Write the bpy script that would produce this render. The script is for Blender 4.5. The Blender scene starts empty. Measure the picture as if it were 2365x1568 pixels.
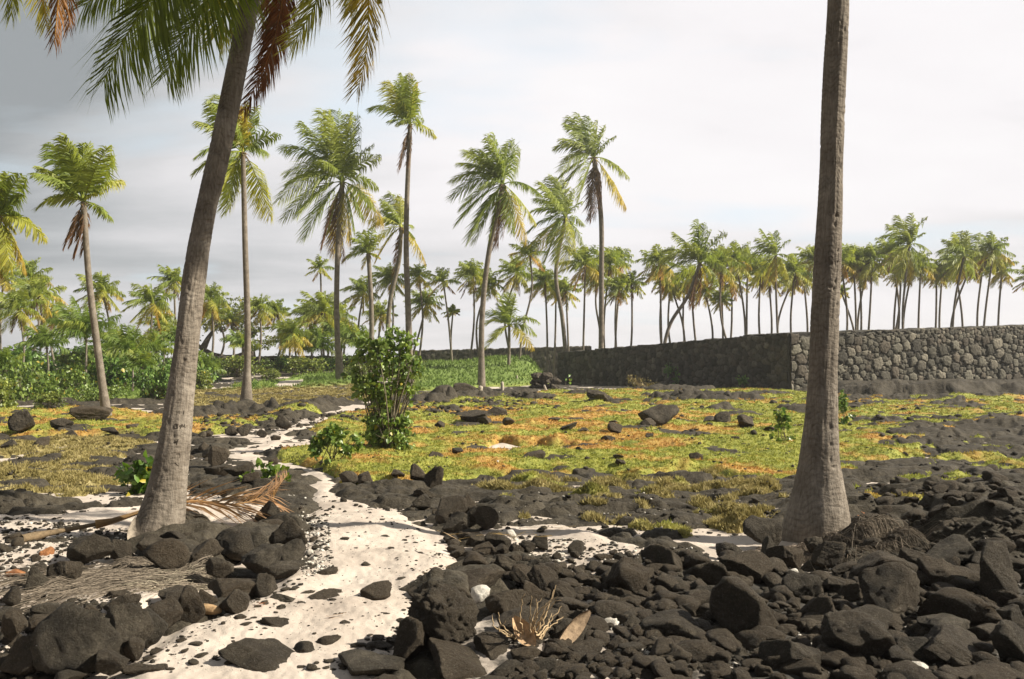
import bpy, math, random
import numpy as np
from mathutils import Vector, Matrix, Euler
random.seed(7); RNG = np.random.default_rng(11)
SC = bpy.context.scene; COL = SC.collection
R = math.radians
# ------------------------------------------------------------------ camera
F = 2037.0; CX, CY = 1182.5, 784.0        # measured on a 2365 x 1568 reading of the photograph
EYE = 1.6; PITCH = math.atan(39.0/F)
cam = bpy.data.cameras.new("camera"); cam.lens = 36*F/2365.0; cam.sensor_width = 36
cam.clip_start = 0.05; cam.clip_end = 20000
co = bpy.data.objects.new("camera", cam); COL.objects.link(co)
co.location = (0, 0, EYE); co.rotation_euler = (R(90)+PITCH, 0, 0)
SC.camera = co
# ------------------------------------------------------------------ light
SUN_AZ, SUN_EL = R(94), R(38)            # azimuth clockwise from the view direction (+Y)
sd_ = Vector((math.sin(SUN_AZ)*math.cos(SUN_EL), math.cos(SUN_AZ)*math.cos(SUN_EL), math.sin(SUN_EL)))
sl = bpy.data.lights.new("sun", 'SUN'); sl.energy = 5.0; sl.angle = R(0.6); sl.color = (1.0, 0.91, 0.76)
so = bpy.data.objects.new("sun", sl); COL.objects.link(so)
so.rotation_euler = sd_.to_track_quat('Z', 'Y').to_euler()
so.location = (20, -5, 30)
w = bpy.data.worlds.new("World"); SC.world = w; w.use_nodes = True
nt = w.node_tree; nt.nodes.clear()
def N(tree, typ, **kw):
    n = tree.nodes.new(typ)
    for k, v in kw.items():
        if k == 'inp':
            for a, b in v.items(): n.inputs[a].default_value = b
        else: setattr(n, k, v)
    return n
def LK(t, a, b): t.links.new(a, b)
def math_(t, op, a=None, b=None, c=None, clamp=False):
    n = t.nodes.new('ShaderNodeMath'); n.operation = op; n.use_clamp = clamp
    for i, v in enumerate((a, b, c)):
        if v is None: continue
        if isinstance(v, (int, float)): n.inputs[i].default_value = v
        else: LK(t, v, n.inputs[i])
    return n.outputs[0]
def mixc(t, fac, a, b, mode='MIX'):
    n = t.nodes.new('ShaderNodeMix'); n.data_type = 'RGBA'; n.blend_type = mode
    if isinstance(fac, (int, float)): n.inputs[0].default_value = fac
    else: LK(t, fac, n.inputs[0])
    for v, s in ((a, n.inputs[6]), (b, n.inputs[7])):
        if isinstance(v, (tuple, list)): s.default_value = (*v[:3], 1)
        else: LK(t, v, s)
    return n.outputs[2]
def ramp(t, fac, stops, interp='LINEAR'):
    n = t.nodes.new('ShaderNodeValToRGB'); n.color_ramp.interpolation = interp
    e = n.color_ramp.elements
    while len(e) < len(stops): e.new(0.5)
    for i, (p, c) in enumerate(stops):
        e[i].position = p; e[i].color = (*c[:3], 1) if isinstance(c, (tuple, list)) else (c, c, c, 1)
    LK(t, fac, n.inputs[0]); return n.outputs[0]
def noise(t, vec, scale, detail=4, rough=.55, out=0, dist=0.0):
    n = t.nodes.new('ShaderNodeTexNoise'); n.inputs['Scale'].default_value = scale
    n.inputs['Detail'].default_value = detail; n.inputs['Roughness'].default_value = rough
    n.inputs['Distortion'].default_value = dist
    if vec is not None: LK(t, vec, n.inputs['Vector'])
    return n.outputs[out]
sky = N(nt, 'ShaderNodeTexSky', sky_type='NISHITA'); sky.sun_disc = False
sky.sun_elevation = SUN_EL; sky.sun_rotation = SUN_AZ; sky.dust_density = 2.0
tc = N(nt, 'ShaderNodeTexCoord'); sep = N(nt, 'ShaderNodeSeparateXYZ'); LK(nt, tc.outputs['Generated'], sep.inputs[0])
zc = math_(nt, 'MAXIMUM', sep.outputs[2], 0.0); zd = math_(nt, 'ADD', zc, 0.16)
cu = math_(nt, 'DIVIDE', sep.outputs[0], zd); cv = math_(nt, 'DIVIDE', sep.outputs[1], zd)
comb = N(nt, 'ShaderNodeCombineXYZ'); LK(nt, cu, comb.inputs[0]); LK(nt, cv, comb.inputs[1])
vm = N(nt, 'ShaderNodeVectorMath', operation='MULTIPLY'); LK(nt, comb.outputs[0], vm.inputs[0]); vm.inputs[1].default_value = (0.6, 1.0, 1)
va = N(nt, 'ShaderNodeVectorMath', operation='ADD'); LK(nt, vm.outputs[0], va.inputs[0]); va.inputs[1].default_value = (3.1, 1.7, 0)
n1 = noise(nt, va.outputs[0], 0.85, 7, .52, dist=.3); n2 = noise(nt, va.outputs[0], 2.3, 5, .6)
# thickness of the cloud: thick and dark to the left, thin and bright to the right
az = math_(nt, 'MULTIPLY', math_(nt, 'DIVIDE', sep.outputs[0], math_(nt, 'MAXIMUM', sep.outputs[1], 0.25)), -1.0)
hgt = math_(nt, 'SUBTRACT', 1.0, math_(nt, 'MULTIPLY', math_(nt, 'ABSOLUTE', math_(nt, 'SUBTRACT', sep.outputs[2], 0.26)), 1.9), clamp=True)
leftness = math_(nt, 'MULTIPLY', math_(nt, 'MULTIPLY_ADD', az, 1.5, 0.13, clamp=True), hgt)
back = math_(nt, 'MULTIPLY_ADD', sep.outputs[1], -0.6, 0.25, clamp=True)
thick = math_(nt, 'ADD', math_(nt, 'MULTIPLY', leftness, 0.85), math_(nt, 'MULTIPLY', math_(nt, 'SUBTRACT', n1, 0.5), 1.35))
thick = math_(nt, 'ADD', thick, math_(nt, 'MULTIPLY', math_(nt, 'SUBTRACT', n2, 0.5), 0.35))
thick = math_(nt, 'ADD', thick, math_(nt, 'MULTIPLY', zc, 0.25))
ccol = ramp(nt, math_(nt, 'MULTIPLY_ADD', thick, 1.0, 0.25, clamp=True),
            [(0.0, (6.1, 6.0, 6.05)), (0.3, (5.7, 5.55, 5.65)), (0.55, (4.7, 4.65, 4.75)), (0.8, (3.2, 3.3, 3.4)), (1.0, (2.1, 2.25, 2.35))])
over = math_(nt, 'MULTIPLY_ADD', zc, 2.6, -1.15, clamp=True)      # unseen sky overhead and behind darkened to cut fill and deepen shade
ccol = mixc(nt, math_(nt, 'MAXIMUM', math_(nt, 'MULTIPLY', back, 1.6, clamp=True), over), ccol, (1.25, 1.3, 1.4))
cover = math_(nt, 'MULTIPLY_ADD', noise(nt, va.outputs[0], 1.15, 5, .5), -7.0, 5.05, clamp=True)   # few gaps
skyc = mixc(nt, 1.0, sky.outputs[0], (1.0, 1.0, 1.0), 'MULTIPLY')
skyb = mixc(nt, 0.8, skyc, (5.2, 6.0, 6.5))
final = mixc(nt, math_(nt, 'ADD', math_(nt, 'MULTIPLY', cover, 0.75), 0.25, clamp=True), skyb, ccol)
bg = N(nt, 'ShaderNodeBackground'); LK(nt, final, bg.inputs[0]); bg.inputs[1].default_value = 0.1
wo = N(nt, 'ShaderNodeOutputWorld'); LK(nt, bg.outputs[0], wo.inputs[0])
SC.view_settings.view_transform = 'Standard'; SC.view_settings.look = 'None'
SC.view_settings.exposure = 0.74; SC.view_settings.gamma = 1
SC.render.engine = 'CYCLES'
SC.cycles.max_bounces = 6; SC.cycles.transparent_max_bounces = 6
# ------------------------------------------------------------------ geometry helpers
_UP = np.array([0, -math.sin(PITCH), math.cos(PITCH)]); _FW = np.array([0, math.cos(PITCH), math.sin(PITCH)])
def ray(u, v): return _FW + np.array([1.0, 0, 0])*(u-CX)/F - _UP*(v-CY)/F
def at(u, v, Y):
    r = ray(u, v); return np.array([0, 0, EYE]) + r*(Y/r[1])
def ss(a, b, x):
    t = np.clip((x-a)/(b-a), 0, 1); return t*t*(3-2*t)
def _h(ix, iy, s):
    n = (ix.astype(np.int64)*374761393 + iy.astype(np.int64)*668265263 + s*1442695041) & 0xffffffff
    n = ((n ^ (n >> 13))*1274126177) & 0xffffffff
    n = ((n ^ (n >> 16))*2246822519) & 0xffffffff
    return ((n ^ (n >> 15)) & 0xffffff)/float(0x1000000)
def vnoise(x, y, s=0):
    ix = np.floor(x); iy = np.floor(y); fx = x-ix; fy = y-iy
    ix = ix.astype(np.int64); iy = iy.astype(np.int64)
    ux = fx*fx*fx*(fx*(fx*6-15)+10); uy = fy*fy*fy*(fy*(fy*6-15)+10)
    def g(dx, dy):
        a = _h(ix+dx, iy+dy, s)*6.2831853
        return np.cos(a)*(fx-dx) + np.sin(a)*(fy-dy)
    return ((g(0, 0)*(1-ux)+g(1, 0)*ux)*(1-uy) + (g(0, 1)*(1-ux)+g(1, 1)*ux)*uy)*1.5
def fbm(x, y, o=4, s=0, g=.5):
    r = 0; a = 1.0; k = 1.0
    for i in range(o):
        r = r + a*vnoise(x*k, y*k, s+i*17); a *= g; k *= 2.03
    return r
def worley(x, y, s=0):
    ix = np.floor(x).astype(np.int64); iy = np.floor(y).astype(np.int64)
    f1 = np.full(x.shape, 9.0); f2 = np.full(x.shape, 9.0); idv = np.zeros(x.shape)
    for dx in (-1, 0, 1):
        for dy in (-1, 0, 1):
            cx = ix+dx; cy = iy+dy
            d = np.hypot(cx+_h(cx, cy, s)-x, cy+_h(cx, cy, s+7)-y)
            new = d < f1
            f2 = np.where(new, f1, np.minimum(f2, d)); idv = np.where(new, _h(cx, cy, s+3), idv)
            f1 = np.minimum(f1, d)
    return f1, f2, idv
# base land
def zb(x, y):
    x = np.asarray(x, float); y = np.asarray(y, float)
    z = -0.7*ss(7, 20, y)
    z = z + 1.05*ss(52, 92, y)*ss(-4, -10, x)
    z = z + 1.95*ss(64, 90, y)*ss(-13, -1.0, x)*ss(3.6, 1.4, x)
    z = z - 0.28*ss(60, 84, y)*ss(2.5, 4.5, x)
    led = 50.0 + 1.4*vnoise(x*.35, y*0+3.3, 5) + .5*vnoise(x*.9, y*.9+6.1, 6) + 0.12*(x-20)
    z = z + 0.62*ss(-0.8, 0.5, y-led)*(1+.25*vnoise(x*.7, y*.7, 9))*ss(17.5, 21, x)
    z = z - 5.0*ss(124, 150, y)
    z = z + 0.12*ss(2.2, 3.2, x)*ss(5.5, 7.5, y)*ss(12, 8.5, y)          # low rise under the right-hand palm
    return z
def gh(u, v):
    r = ray(u, v); lo, t = 2.0, 2.0
    while t < 400:
        p = np.array([0, 0, EYE]) + r*t
        if p[2] < zb(p[0], p[1]): break
        lo = t; t *= 1.01
    hi = t
    for _ in range(20):
        m = (lo+hi)/2; p = np.array([0, 0, EYE]) + r*m
        if p[2] < zb(p[0], p[1]): hi = m
        else: lo = m
    p[2] = zb(p[0], p[1]); return p
def poly(pts): return np.array([gh(u, v)[:2] for u, v in pts])
def sdist(P, x, y):                                             # > 0 inside
    d = np.full(x.shape, 1e9); ins = np.zeros(x.shape, bool); n = len(P)
    for i in range(n):
        a = P[i]; b = P[(i+1) % n]; e = b-a
        wx = x-a[0]; wy = y-a[1]
        t = np.clip((wx*e[0]+wy*e[1])/max(e.dot(e), 1e-9), 0, 1)
        d = np.minimum(d, (wx-e[0]*t)**2+(wy-e[1]*t)**2)
        c = ((a[1] > y) != (b[1] > y))
        if abs(e[1]) > 1e-9: ins ^= c & (x < e[0]*(y-a[1])/e[1]+a[0])
    d = np.sqrt(d); return np.where(ins, d, -d)
PS = [poly(p) for p in (
 [(200,1700),(262,1560),(340,1510),(440,1462),(570,1425),(640,1385),(690,1350),(712,1300),(700,1250),(705,1200),(690,1165),(660,1132),(745,1125),(770,1150),(830,1168),(900,1195),(960,1215),(1010,1250),(1060,1290),(1040,1340),(1000,1370),(960,1420),(940,1480),(905,1530),(880,1568),(860,1700)],
 [(660,1130),(694,1103),(650,1085),(620,1072),(560,1068),(520,1064),(488,1046),(560,1037),(612,1040),(622,1060),(684,1080),(738,1108),(748,1128)],
 [(580,1042),(598,1015),(640,990),(700,962),(760,940),(830,929),(870,921),(888,930),(840,946),(770,961),(720,982),(670,1007),(645,1025),(622,1045)],
 [(-600,1190),(0,1200),(60,1188),(150,1196),(260,1172),(330,1168),(330,1235),(300,1262),(200,1290),(110,1330),(90,1400),(60,1450),(0,1500),(-600,1600)],
 [(420,1170),(520,1164),(590,1178),(600,1215),(540,1232),(430,1228)],
 [(480,1335),(470,1372),(400,1395),(300,1420),(180,1440),(120,1420),(150,1380),(260,1330)],
 [(1130,1222),(1200,1218),(1300,1228),(1380,1243),(1440,1268),(1560,1280),(1650,1300),(1560,1325),(1480,1318),(1400,1352),(1300,1352),(1240,1310),(1180,1265)],
)]
PS2 = [poly(p) for p in (
 [(1040,1040),(1130,1026),(1300,1029),(1322,1040),(1180,1048)],
 [(1455,926),(1490,930),(1548,944),(1525,949)],
 [(588,890),(600,882),(668,877),(660,893),(598,899)],
 [(620,947),(700,941),(716,944),(640,951)],
 [(0,966),(60,963),(62,969),(0,972)],[(440,946),(500,944),(496,950),(440,953)],
 [(130,1103),(190,1098),(230,1106),(160,1112)],[(1690,1210),(1760,1196),(1780,1206),(1700,1216)],
 [(1220,1168),(1290,1160),(1310,1166),(1230,1176)],
)]
PGR = poly([(1280,1345),(1480,1335),(1560,1330),(1760,1320),(1900,1345),(2000,1310),(2150,1300),(2365,1290),(2600,1290),(2700,1800),(1000,1800),(1000,1500),(1100,1450),(1200,1360)])
PG = [poly(p) for p in (
 [(612,1078),(640,1052),(722,1042),(742,1012),(702,1003),(762,968),(850,950),(960,932),(1000,912),(1290,906),(1500,900),(1800,903),(1960,918),(2100,930),(2365,925),(2700,915),(2700,960),(2240,990),(2140,1035),(2040,1062),(1960,1092),(1840,1120),(1600,1106),(1300,1108),(1100,1112),(1000,1120),(860,1122),(760,1115),(690,1086)],
)]
PGL = poly([(440,965),(600,962),(730,948),(690,960),(620,985),(440,1012),(380,1015),(0,1012),(-500,1010),(-500,940),(0,945),(200,950),(250,948)])
PBANK = [poly(p) for p in (
 [(960,905),(980,880),(1060,835),(1160,826),(1290,818),(1289,856),(1205,862),(1260,888),(1080,900)],
 [(560,884),(700,866),(850,862),(850,886),(690,896),(560,902)],
 [(-300,930),(0,930),(380,925),(440,900),(440,860),(-300,860)])]
PDRY = [poly(p) for p in (
 [(430,905),(640,897),(840,886),(900,905),(960,915),(880,930),(820,938),(640,936),(430,948)],
 [(-500,1016),(0,1016),(300,1010),(385,1022),(380,1062),(330,1105),(200,1150),(0,1180),(-500,1185)])]
PD3 = poly([(1040,1120),(1300,1112),(1600,1108),(1840,1122),(1850,1200),(1700,1225),(1640,1270),(1480,1260),(1380,1225),(1200,1195),(1100,1180)])
PGRH = poly([(1000,958),(1300,950),(1560,965),(1600,1000),(1560,1040),(1300,1065),(1050,1062),(960,1040),(960,985)])
BUMPS = []      # (x, y, r, h) local green or rock mounds, filled from picture readings
for u, v, r, h in ((690,958,1.7,.45),(1230,1000,2.0,.1),(1640,1108,1.0,.05),(2090,925,2.0,.3),(2180,928,2.0,.35),(2290,925,2.0,.35),(700,1075,.9,.16),(1000,1090,1.2,.08)):
    p = gh(u, v); BUMPS.append((p[0], p[1], r, h))
OUT = []        # lava outcrops: (x, y, rx, ry, h)
for u, v, wpx, h in ((1600,925,230,.55),(1760,915,120,.35),(1560,905,160,.6),(1700,960,130,.35),(1640,955,90,.3),(1850,955,110,.5),(1890,975,60,.4),
                     (1380,935,60,.35),(1050,925,120,.7),(1150,915,150,.6),(980,930,120,.6),(900,940,80,.4),(1230,925,110,.5),(1330,915,70,.4),
                     (560,955,110,.6),(700,948,150,.7),(790,935,120,.6),(470,962,90,.5),(640,958,90,.5),(1100,970,110,.2),(1010,955,110,.25),
                     (2080,990,200,.35),(2250,975,200,.35),(2150,1010,180,.3),(2300,1000,200,.3),(1570,1003,180,.12),(1690,1000,120,.15)):
    p = gh(u, v); OUT.append((p[0], p[1], wpx/F*p[1]*.5, wpx/F*p[1]*.5*1.3, h))
def fields(x, y):
    d = np.maximum(y, 2.0)
    k = 0.05+0.012*d
    wx = x + k*1.6*fbm(x/k/6, y/k/9, 3, 40); wy = y + k*3.0*fbm(x/k/6, y/k/9, 3, 60)
    def m(P, soft=1.0): return ss(-k*soft*1.2, k*soft*1.2, sdist(P, wx, wy))
    base = zb(x, y)
    # lava: broad pahoehoe slabs with cracks, smaller lumps on top
    qx = x*1.0 + .35*fbm(x*1.3, y*1.3, 2, 3); qy = y*1.25 + .35*fbm(x*1.3, y*1.3, 2, 9)
    f1, f2, idv = worley(qx*.95, qy*.95, 1)
    crack = ss(0.0, 0.22, f2-f1)
    dome = crack*(1-.55*f1*f1)
    h1 = dome*(0.05+0.10*idv)
    g1, g2, idg = worley(qx*3.1+9, qy*3.1, 2)
    h2 = ss(0, .3, g2-g1)*(1-.6*g1)*(.35+.65*idg)
    rough = ss(-.25, .45, fbm(x*.35+5, y*.35, 3, 21))             # blocky versus smooth areas
    right = ss(0.20, 0.42, x/np.maximum(y, 1))*ss(4, 7, y)
    lav = h1*(.9+.9*right) + h2*(.015+.045*rough+.06*right) + .09*fbm(x*.42, y*.42, 3, 31)*(1+1.2*right) + .011*fbm(x*9, y*9, 3, 33)
    fz = 1-.85*ss(11, 22, y)
    lav = h1*(.9+.35*right) + h2*(.015+.045*rough+.02*right)*fz + .10*fbm(x*.42, y*.42, 3, 31)*(1+.2*right) + .011*fbm(x*9, y*9, 3, 33)*fz
    br = fbm(x*.30+7, y*.55, 4, 35)*2.2; fl_ = np.floor(br); lav = lav + (.07+.02*right)*(fl_+ss(.55, .95, br-fl_))
    lav = lav + 0.06*right - .03
    far = ss(14, 40, y)
    lav = lav*(1+.25*far)*(1-.75*ss(45, 62, y))
    for (ox, oy, rx, ry, hh) in OUT:
        e = ((x-ox)/rx)**2+((y-oy)/ry)**2
        lav = lav + np.where(e < 4, hh*.62*ss(1.5, .5, e + .9*fbm(x*.45, y*.7, 3, 77))*(.8+.35*fbm(x*.8, y*1.2, 3, 78)+.25*h1*4), 0)
    lav = lav*(1-.35*ss(.12, .3, x/np.maximum(y, 1))*ss(7, 10, y)*ss(45, 30, y))
    L = base + lav
    ms = np.zeros_like(base)
    for P in PS: ms = np.maximum(ms, m(P))
    for P in PS2: ms = np.maximum(ms, .8*m(P, .7))
    mgv = m(PGR, 1.5)
    ms = np.maximum(ms, .80*mgv)
    sn = .018*fbm(x*1.1, y*1.1, 3, 55)+.006*fbm(x*4, y*4, 3, 56)+.0025*fbm(x*22, y*22, 2, 57)*(y < 16)
    inpath = m(PS[0])
    lowr = np.maximum(ms, 0); L = base + lav*(1-.66*lowr) - .03*lowr
    S = base - .01 + .045*ms + .03*mgv*ss(.4, .3, x/np.maximum(y, 1)) + .012*inpath + sn*(1+.8*ms)
    mg = m(PG[0]); ml = m(PGL, 2); mb = np.maximum(np.maximum(m(PBANK[0]), m(PBANK[1])), m(PBANK[2])); md = np.maximum(m(PDRY[0]), m(PDRY[1], 2)); m3 = m(PD3, 2)
    pn = fbm(x*.55, y*.8, 4, 91)
    bank = ss(.04, .3, ss(64, 90, y)*ss(-14, -8, x)*ss(4.2, 2.6, x))*(y < 112)
    mb = np.maximum(mb, bank)
    cover = np.maximum.reduce([mg*(.31+.13*pn), ml*(.26+.16*pn), mb*.36, md*(.17+.20*pn), m3*(.118+.24*fbm(x*1.5, y*1.5, 3, 95))])
    rg = ss(0.24, .36, x/np.maximum(y, 1))*ss(40, 10, y)*ss(6, 9, y)
    cover = np.maximum(cover, rg*(.22+.34*fbm(x*.9, y*1.4, 3, 97))*(1-.45*ss(26,12,y)))
    G = base - .16 + cover*1.0 + .035*fbm(x*2.2, y*2.2, 3, 92)*np.minimum(1, cover*6) + .02*fbm(x*9, y*9, 3, 93)
    for (ox, oy, r, hh) in BUMPS:
        e = ((x-ox)**2+((y-oy)*.8)**2)/r**2
        G = G + np.where(e < 1, hh*(1-np.minimum(e, 1))**1.5, 0)
    G = G - .35*inpath - .3*np.maximum(m(PS[1]), m(PS[2])) - .35*np.maximum(m(PS2[0], .7), np.maximum(m(PS2[1], .7), m(PS2[2], .7))) - .3*np.maximum(m(PS[6]), m(PS[4]))
    S = S - .12*ss(13, 17, x)*ss(30, 36, y)
    # colour fields of the plant cover: orange/red share, dry share, lush share
    orange = np.clip(.26 + .55*m(PGRH, 4) + 1.5*fbm(x*.45, y*.7, 4, 98) + .35*ml - .5*ss(0, .5, fbm(x*.3, y*.5, 2, 99)), 0, 1)
    orange = orange*np.maximum(mg, np.maximum(ml, rg*.8))
    dry = np.clip(np.maximum(md, m3*.8) + .15 - .3*mg + .8*fbm(x*.8, y*.8, 3, 102)*m3, 0, 1)
    lush = mb
    return L, S, G, orange, dry, lush, np.clip(mgv*(.75+.9*ss(.10, .34, x/np.maximum(y, 1)))+.25*m(PS[3]), 0, 1.4)
def surf(x, y):
    x = np.atleast_1d(np.asarray(x, float)); y = np.atleast_1d(np.asarray(y, float))
    L, S, G = fields(x, y)[:3]; return np.maximum(np.maximum(L, S), G)
# ------------------------------------------------------------------ mesh building
def mesh(name, V, polys, mat=None, col=None, smooth=True, mats=None):
    """polys: list of int arrays (n,k) ; col: (nverts,4) linear vertex colours"""
    V = np.asarray(V, np.float32).reshape(-1, 3)
    me = bpy.data.meshes.new(name); me.vertices.add(len(V)); me.vertices.foreach_set('co', V.ravel())
    polys = [np.asarray(p, np.int32) for p in polys if len(p)]
    loops = np.concatenate([p.ravel() for p in polys]) if polys else np.zeros(0, np.int32)
    tot = np.concatenate([np.full(len(p), p.shape[1], np.int32) for p in polys]) if polys else np.zeros(0, np.int32)
    st = np.concatenate([[0], np.cumsum(tot)[:-1]]).astype(np.int32) if len(tot) else tot
    me.loops.add(len(loops)); me.loops.foreach_set('vertex_index', loops)
    me.polygons.add(len(tot)); me.polygons.foreach_set('loop_start', st); me.polygons.foreach_set('loop_total', tot)
    if smooth: me.polygons.foreach_set('use_smooth', np.ones(len(tot), bool))
    if col is not None:
        a = me.color_attributes.new('Col', 'FLOAT_COLOR', 'POINT'); c = np.ones((len(V), 4), np.float32)
        col = np.asarray(col, np.float32); c[:, :col.shape[1]] = col; a.data.foreach_set('color', c.ravel())
    me.update(calc_edges=True); me.validate()
    if mat: me.materials.append(mat)
    return me
def link(name, me, parent=None, loc=None, **props):
    o = bpy.data.objects.new(name, me); COL.objects.link(o)
    if parent is not None: o.parent = parent
    if loc is not None: o.location = loc
    for k, v in props.items():
        if v: o[k] = v
    return o
def thing(name, loc, label, category, group=None):
    o = bpy.data.objects.new(name, None); COL.objects.link(o); o.location = loc; o.empty_display_size = .2
    o['label'] = label; o['category'] = category
    if group: o['group'] = group
    return o
def tube(P, r, k=6, cap=True):
    P = np.asarray(P, float); n = len(P); r = np.broadcast_to(np.asarray(r, float), (n,))
    T = np.gradient(P, axis=0); T /= np.maximum(np.linalg.norm(T, axis=1, keepdims=True), 1e-9)
    ref = np.array([0.31, 0.9, 0.1]) if abs(T[:, 2]).mean() > .6 else np.array([0, 0, 1.0])
    A = np.cross(T, ref); A /= np.maximum(np.linalg.norm(A, axis=1, keepdims=True), 1e-9); B = np.cross(T, A)
    th = np.linspace(0, 2*math.pi, k, endpoint=False)
    V = P[:, None]+r[:, None, None]*(A[:, None]*np.cos(th)[None, :, None]+B[:, None]*np.sin(th)[None, :, None])
    i = np.arange(n-1)[:, None]*k; j = np.arange(k)[None]; j2 = (j+1) % k
    Q = np.stack([i+j, i+j2, i+k+j2, i+k+j], -1).reshape(-1, 4)
    return V.reshape(-1, 3), Q
class MB:
    def __init__(s): s.V = []; s.Q = []; s.T = []; s.C = []; s.n = 0
    def add(s, V, Q=None, T=None, C=None):
        V = np.asarray(V, float).reshape(-1, 3)
        if Q is not None and len(Q): s.Q.append(np.asarray(Q)+s.n)
        if T is not None and len(T): s.T.append(np.asarray(T)+s.n)
        if C is None: C = (1, 1, 1)
        C = np.asarray(C, float)
        s.C.append(np.broadcast_to(C, (len(V), 3)) if C.ndim == 1 else C); s.V.append(V); s.n += len(V)
    def mesh(s, name, mat, off=(0, 0, 0), smooth=True):
        return mesh(name, np.concatenate(s.V)-np.asarray(off, float), ([np.concatenate(s.Q)] if s.Q else [])+([np.concatenate(s.T)] if s.T else []), mat, np.concatenate(s.C), smooth)
# ------------------------------------------------------------------ materials
def newmat(name):
    m = bpy.data.materials.new(name); m.use_nodes = True; t = m.node_tree; t.nodes.clear()
    out = N(t, 'ShaderNodeOutputMaterial'); b = N(t, 'ShaderNodeBsdfPrincipled'); LK(t, b.outputs[0], out.inputs[0])
    b.inputs['Roughness'].default_value = .85; b.inputs['Specular IOR Level'].default_value = .3
    return m, t, b, out
def bump(t, b, h, strength, dist):
    n = N(t, 'ShaderNodeBump'); n.inputs['Strength'].default_value = strength; n.inputs['Distance'].default_value = dist
    LK(t, h, n.inputs['Height']); LK(t, n.outputs[0], b.inputs['Normal']); return n
def geo(t): return N(t, 'ShaderNodeNewGeometry').outputs['Position']
def voro(t, vec, scale, feat='F1', out='Distance', rnd=1.0):
    n = N(t, 'ShaderNodeTexVoronoi'); n.feature = feat; n.inputs['Scale'].default_value = scale; n.inputs['Randomness'].default_value = rnd
    LK(t, vec, n.inputs['Vector']); return n.outputs[out]
def mat_lava():
    m, t, b, _ = newmat('lava_rock'); p = geo(t)
    a = noise(t, p, .8, 6, .6); c = noise(t, p, 7, 6, .65); f = noise(t, p, 60, 4, .7)
    k = ramp(t, math_(t, 'ADD', math_(t, 'MULTIPLY', a, .40), math_(t, 'MULTIPLY', c, .60)), [(.3, (.028, .023, .016)), (.5, (.064, .054, .038)), (.7, (.135, .117, .085))])
    k = mixc(t, math_(t, 'MULTIPLY_ADD', f, 5.0, -2.8, clamp=True), k, (.19, .178, .148))
    k = mixc(t, math_(t, 'MULTIPLY_ADD', noise(t, p, 22, 6, .75), 6.0, -3.0, clamp=True), mixc(t, 1.0, k, (.72, .71, .70), 'MULTIPLY'), k)
    LK(t, k, b.inputs['Base Color'])
    v = voro(t, p, 55)
    ck = math_(t, 'MINIMUM', voro(t, p, 2.6, 'DISTANCE_TO_EDGE'), .05)
    h = math_(t, 'ADD', math_(t, 'ADD', math_(t, 'MULTIPLY', noise(t, p, 8, 8, .68), 1.2), math_(t, 'MULTIPLY', f, .2)), math_(t, 'ADD', math_(t, 'MULTIPLY', ck, 2.0), math_(t, 'MULTIPLY', math_(t, 'MINIMUM', v, .3), .3)))
    bump(t, b, h, 1.0, .04); return m
def mat_rock():
    m, t, b, _ = newmat('boulder_basalt')
    o = N(t, 'ShaderNodeTexCoord').outputs['Object']; oi = N(t, 'ShaderNodeObjectInfo'); p = geo(t)
    a = noise(t, p, 5, 9, .72); f = noise(t, p, 90, 4, .75)
    k = ramp(t, a, [(.32, (.026, .022, .016)), (.5, (.074, .063, .046)), (.66, (.17, .148, .112))])
    k = mixc(t, math_(t, 'MULTIPLY', oi.outputs['Random'], .6), k, (.105, .074, .044))
    k = mixc(t, math_(t, 'MULTIPLY_ADD', f, 5.0, -2.7, clamp=True), k, (.20, .19, .155))
    k = mixc(t, math_(t, 'MULTIPLY_ADD', noise(t, p, 34, 6, .75), 6.0, -3.0, clamp=True), mixc(t, 1.0, k, (.72, .71, .70), 'MULTIPLY'), k)
    lich = math_(t, 'MULTIPLY_ADD', noise(t, p, 9, 5, .7), 9.0, -6.1, clamp=True)
    k = mixc(t, math_(t, 'MULTIPLY', lich, .45), k, (.16, .165, .13))
    LK(t, k, b.inputs['Base Color'])
    v = voro(t, p, 70); v2 = voro(t, p, 28)
    h = math_(t, 'ADD', math_(t, 'MULTIPLY', noise(t, p, 22, 9, .78), 1.7), math_(t, 'ADD', math_(t, 'MULTIPLY', math_(t, 'MINIMUM', v, .4), .25), math_(t, 'MULTIPLY', math_(t, 'MINIMUM', v2, .22), .8)))
    bump(t, b, h, 1.0, .042); b.inputs['Roughness'].default_value = .8; return m
def mat_coral(name, c0, c1):
    m, t, b, _ = newmat(name); p = geo(t)
    LK(t, ramp(t, noise(t, p, 14, 5, .6), [(.3, c0), (.65, c1)]), b.inputs['Base Color'])
    bump(t, b, noise(t, p, 45, 5, .7), .9, .02); return m
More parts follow.
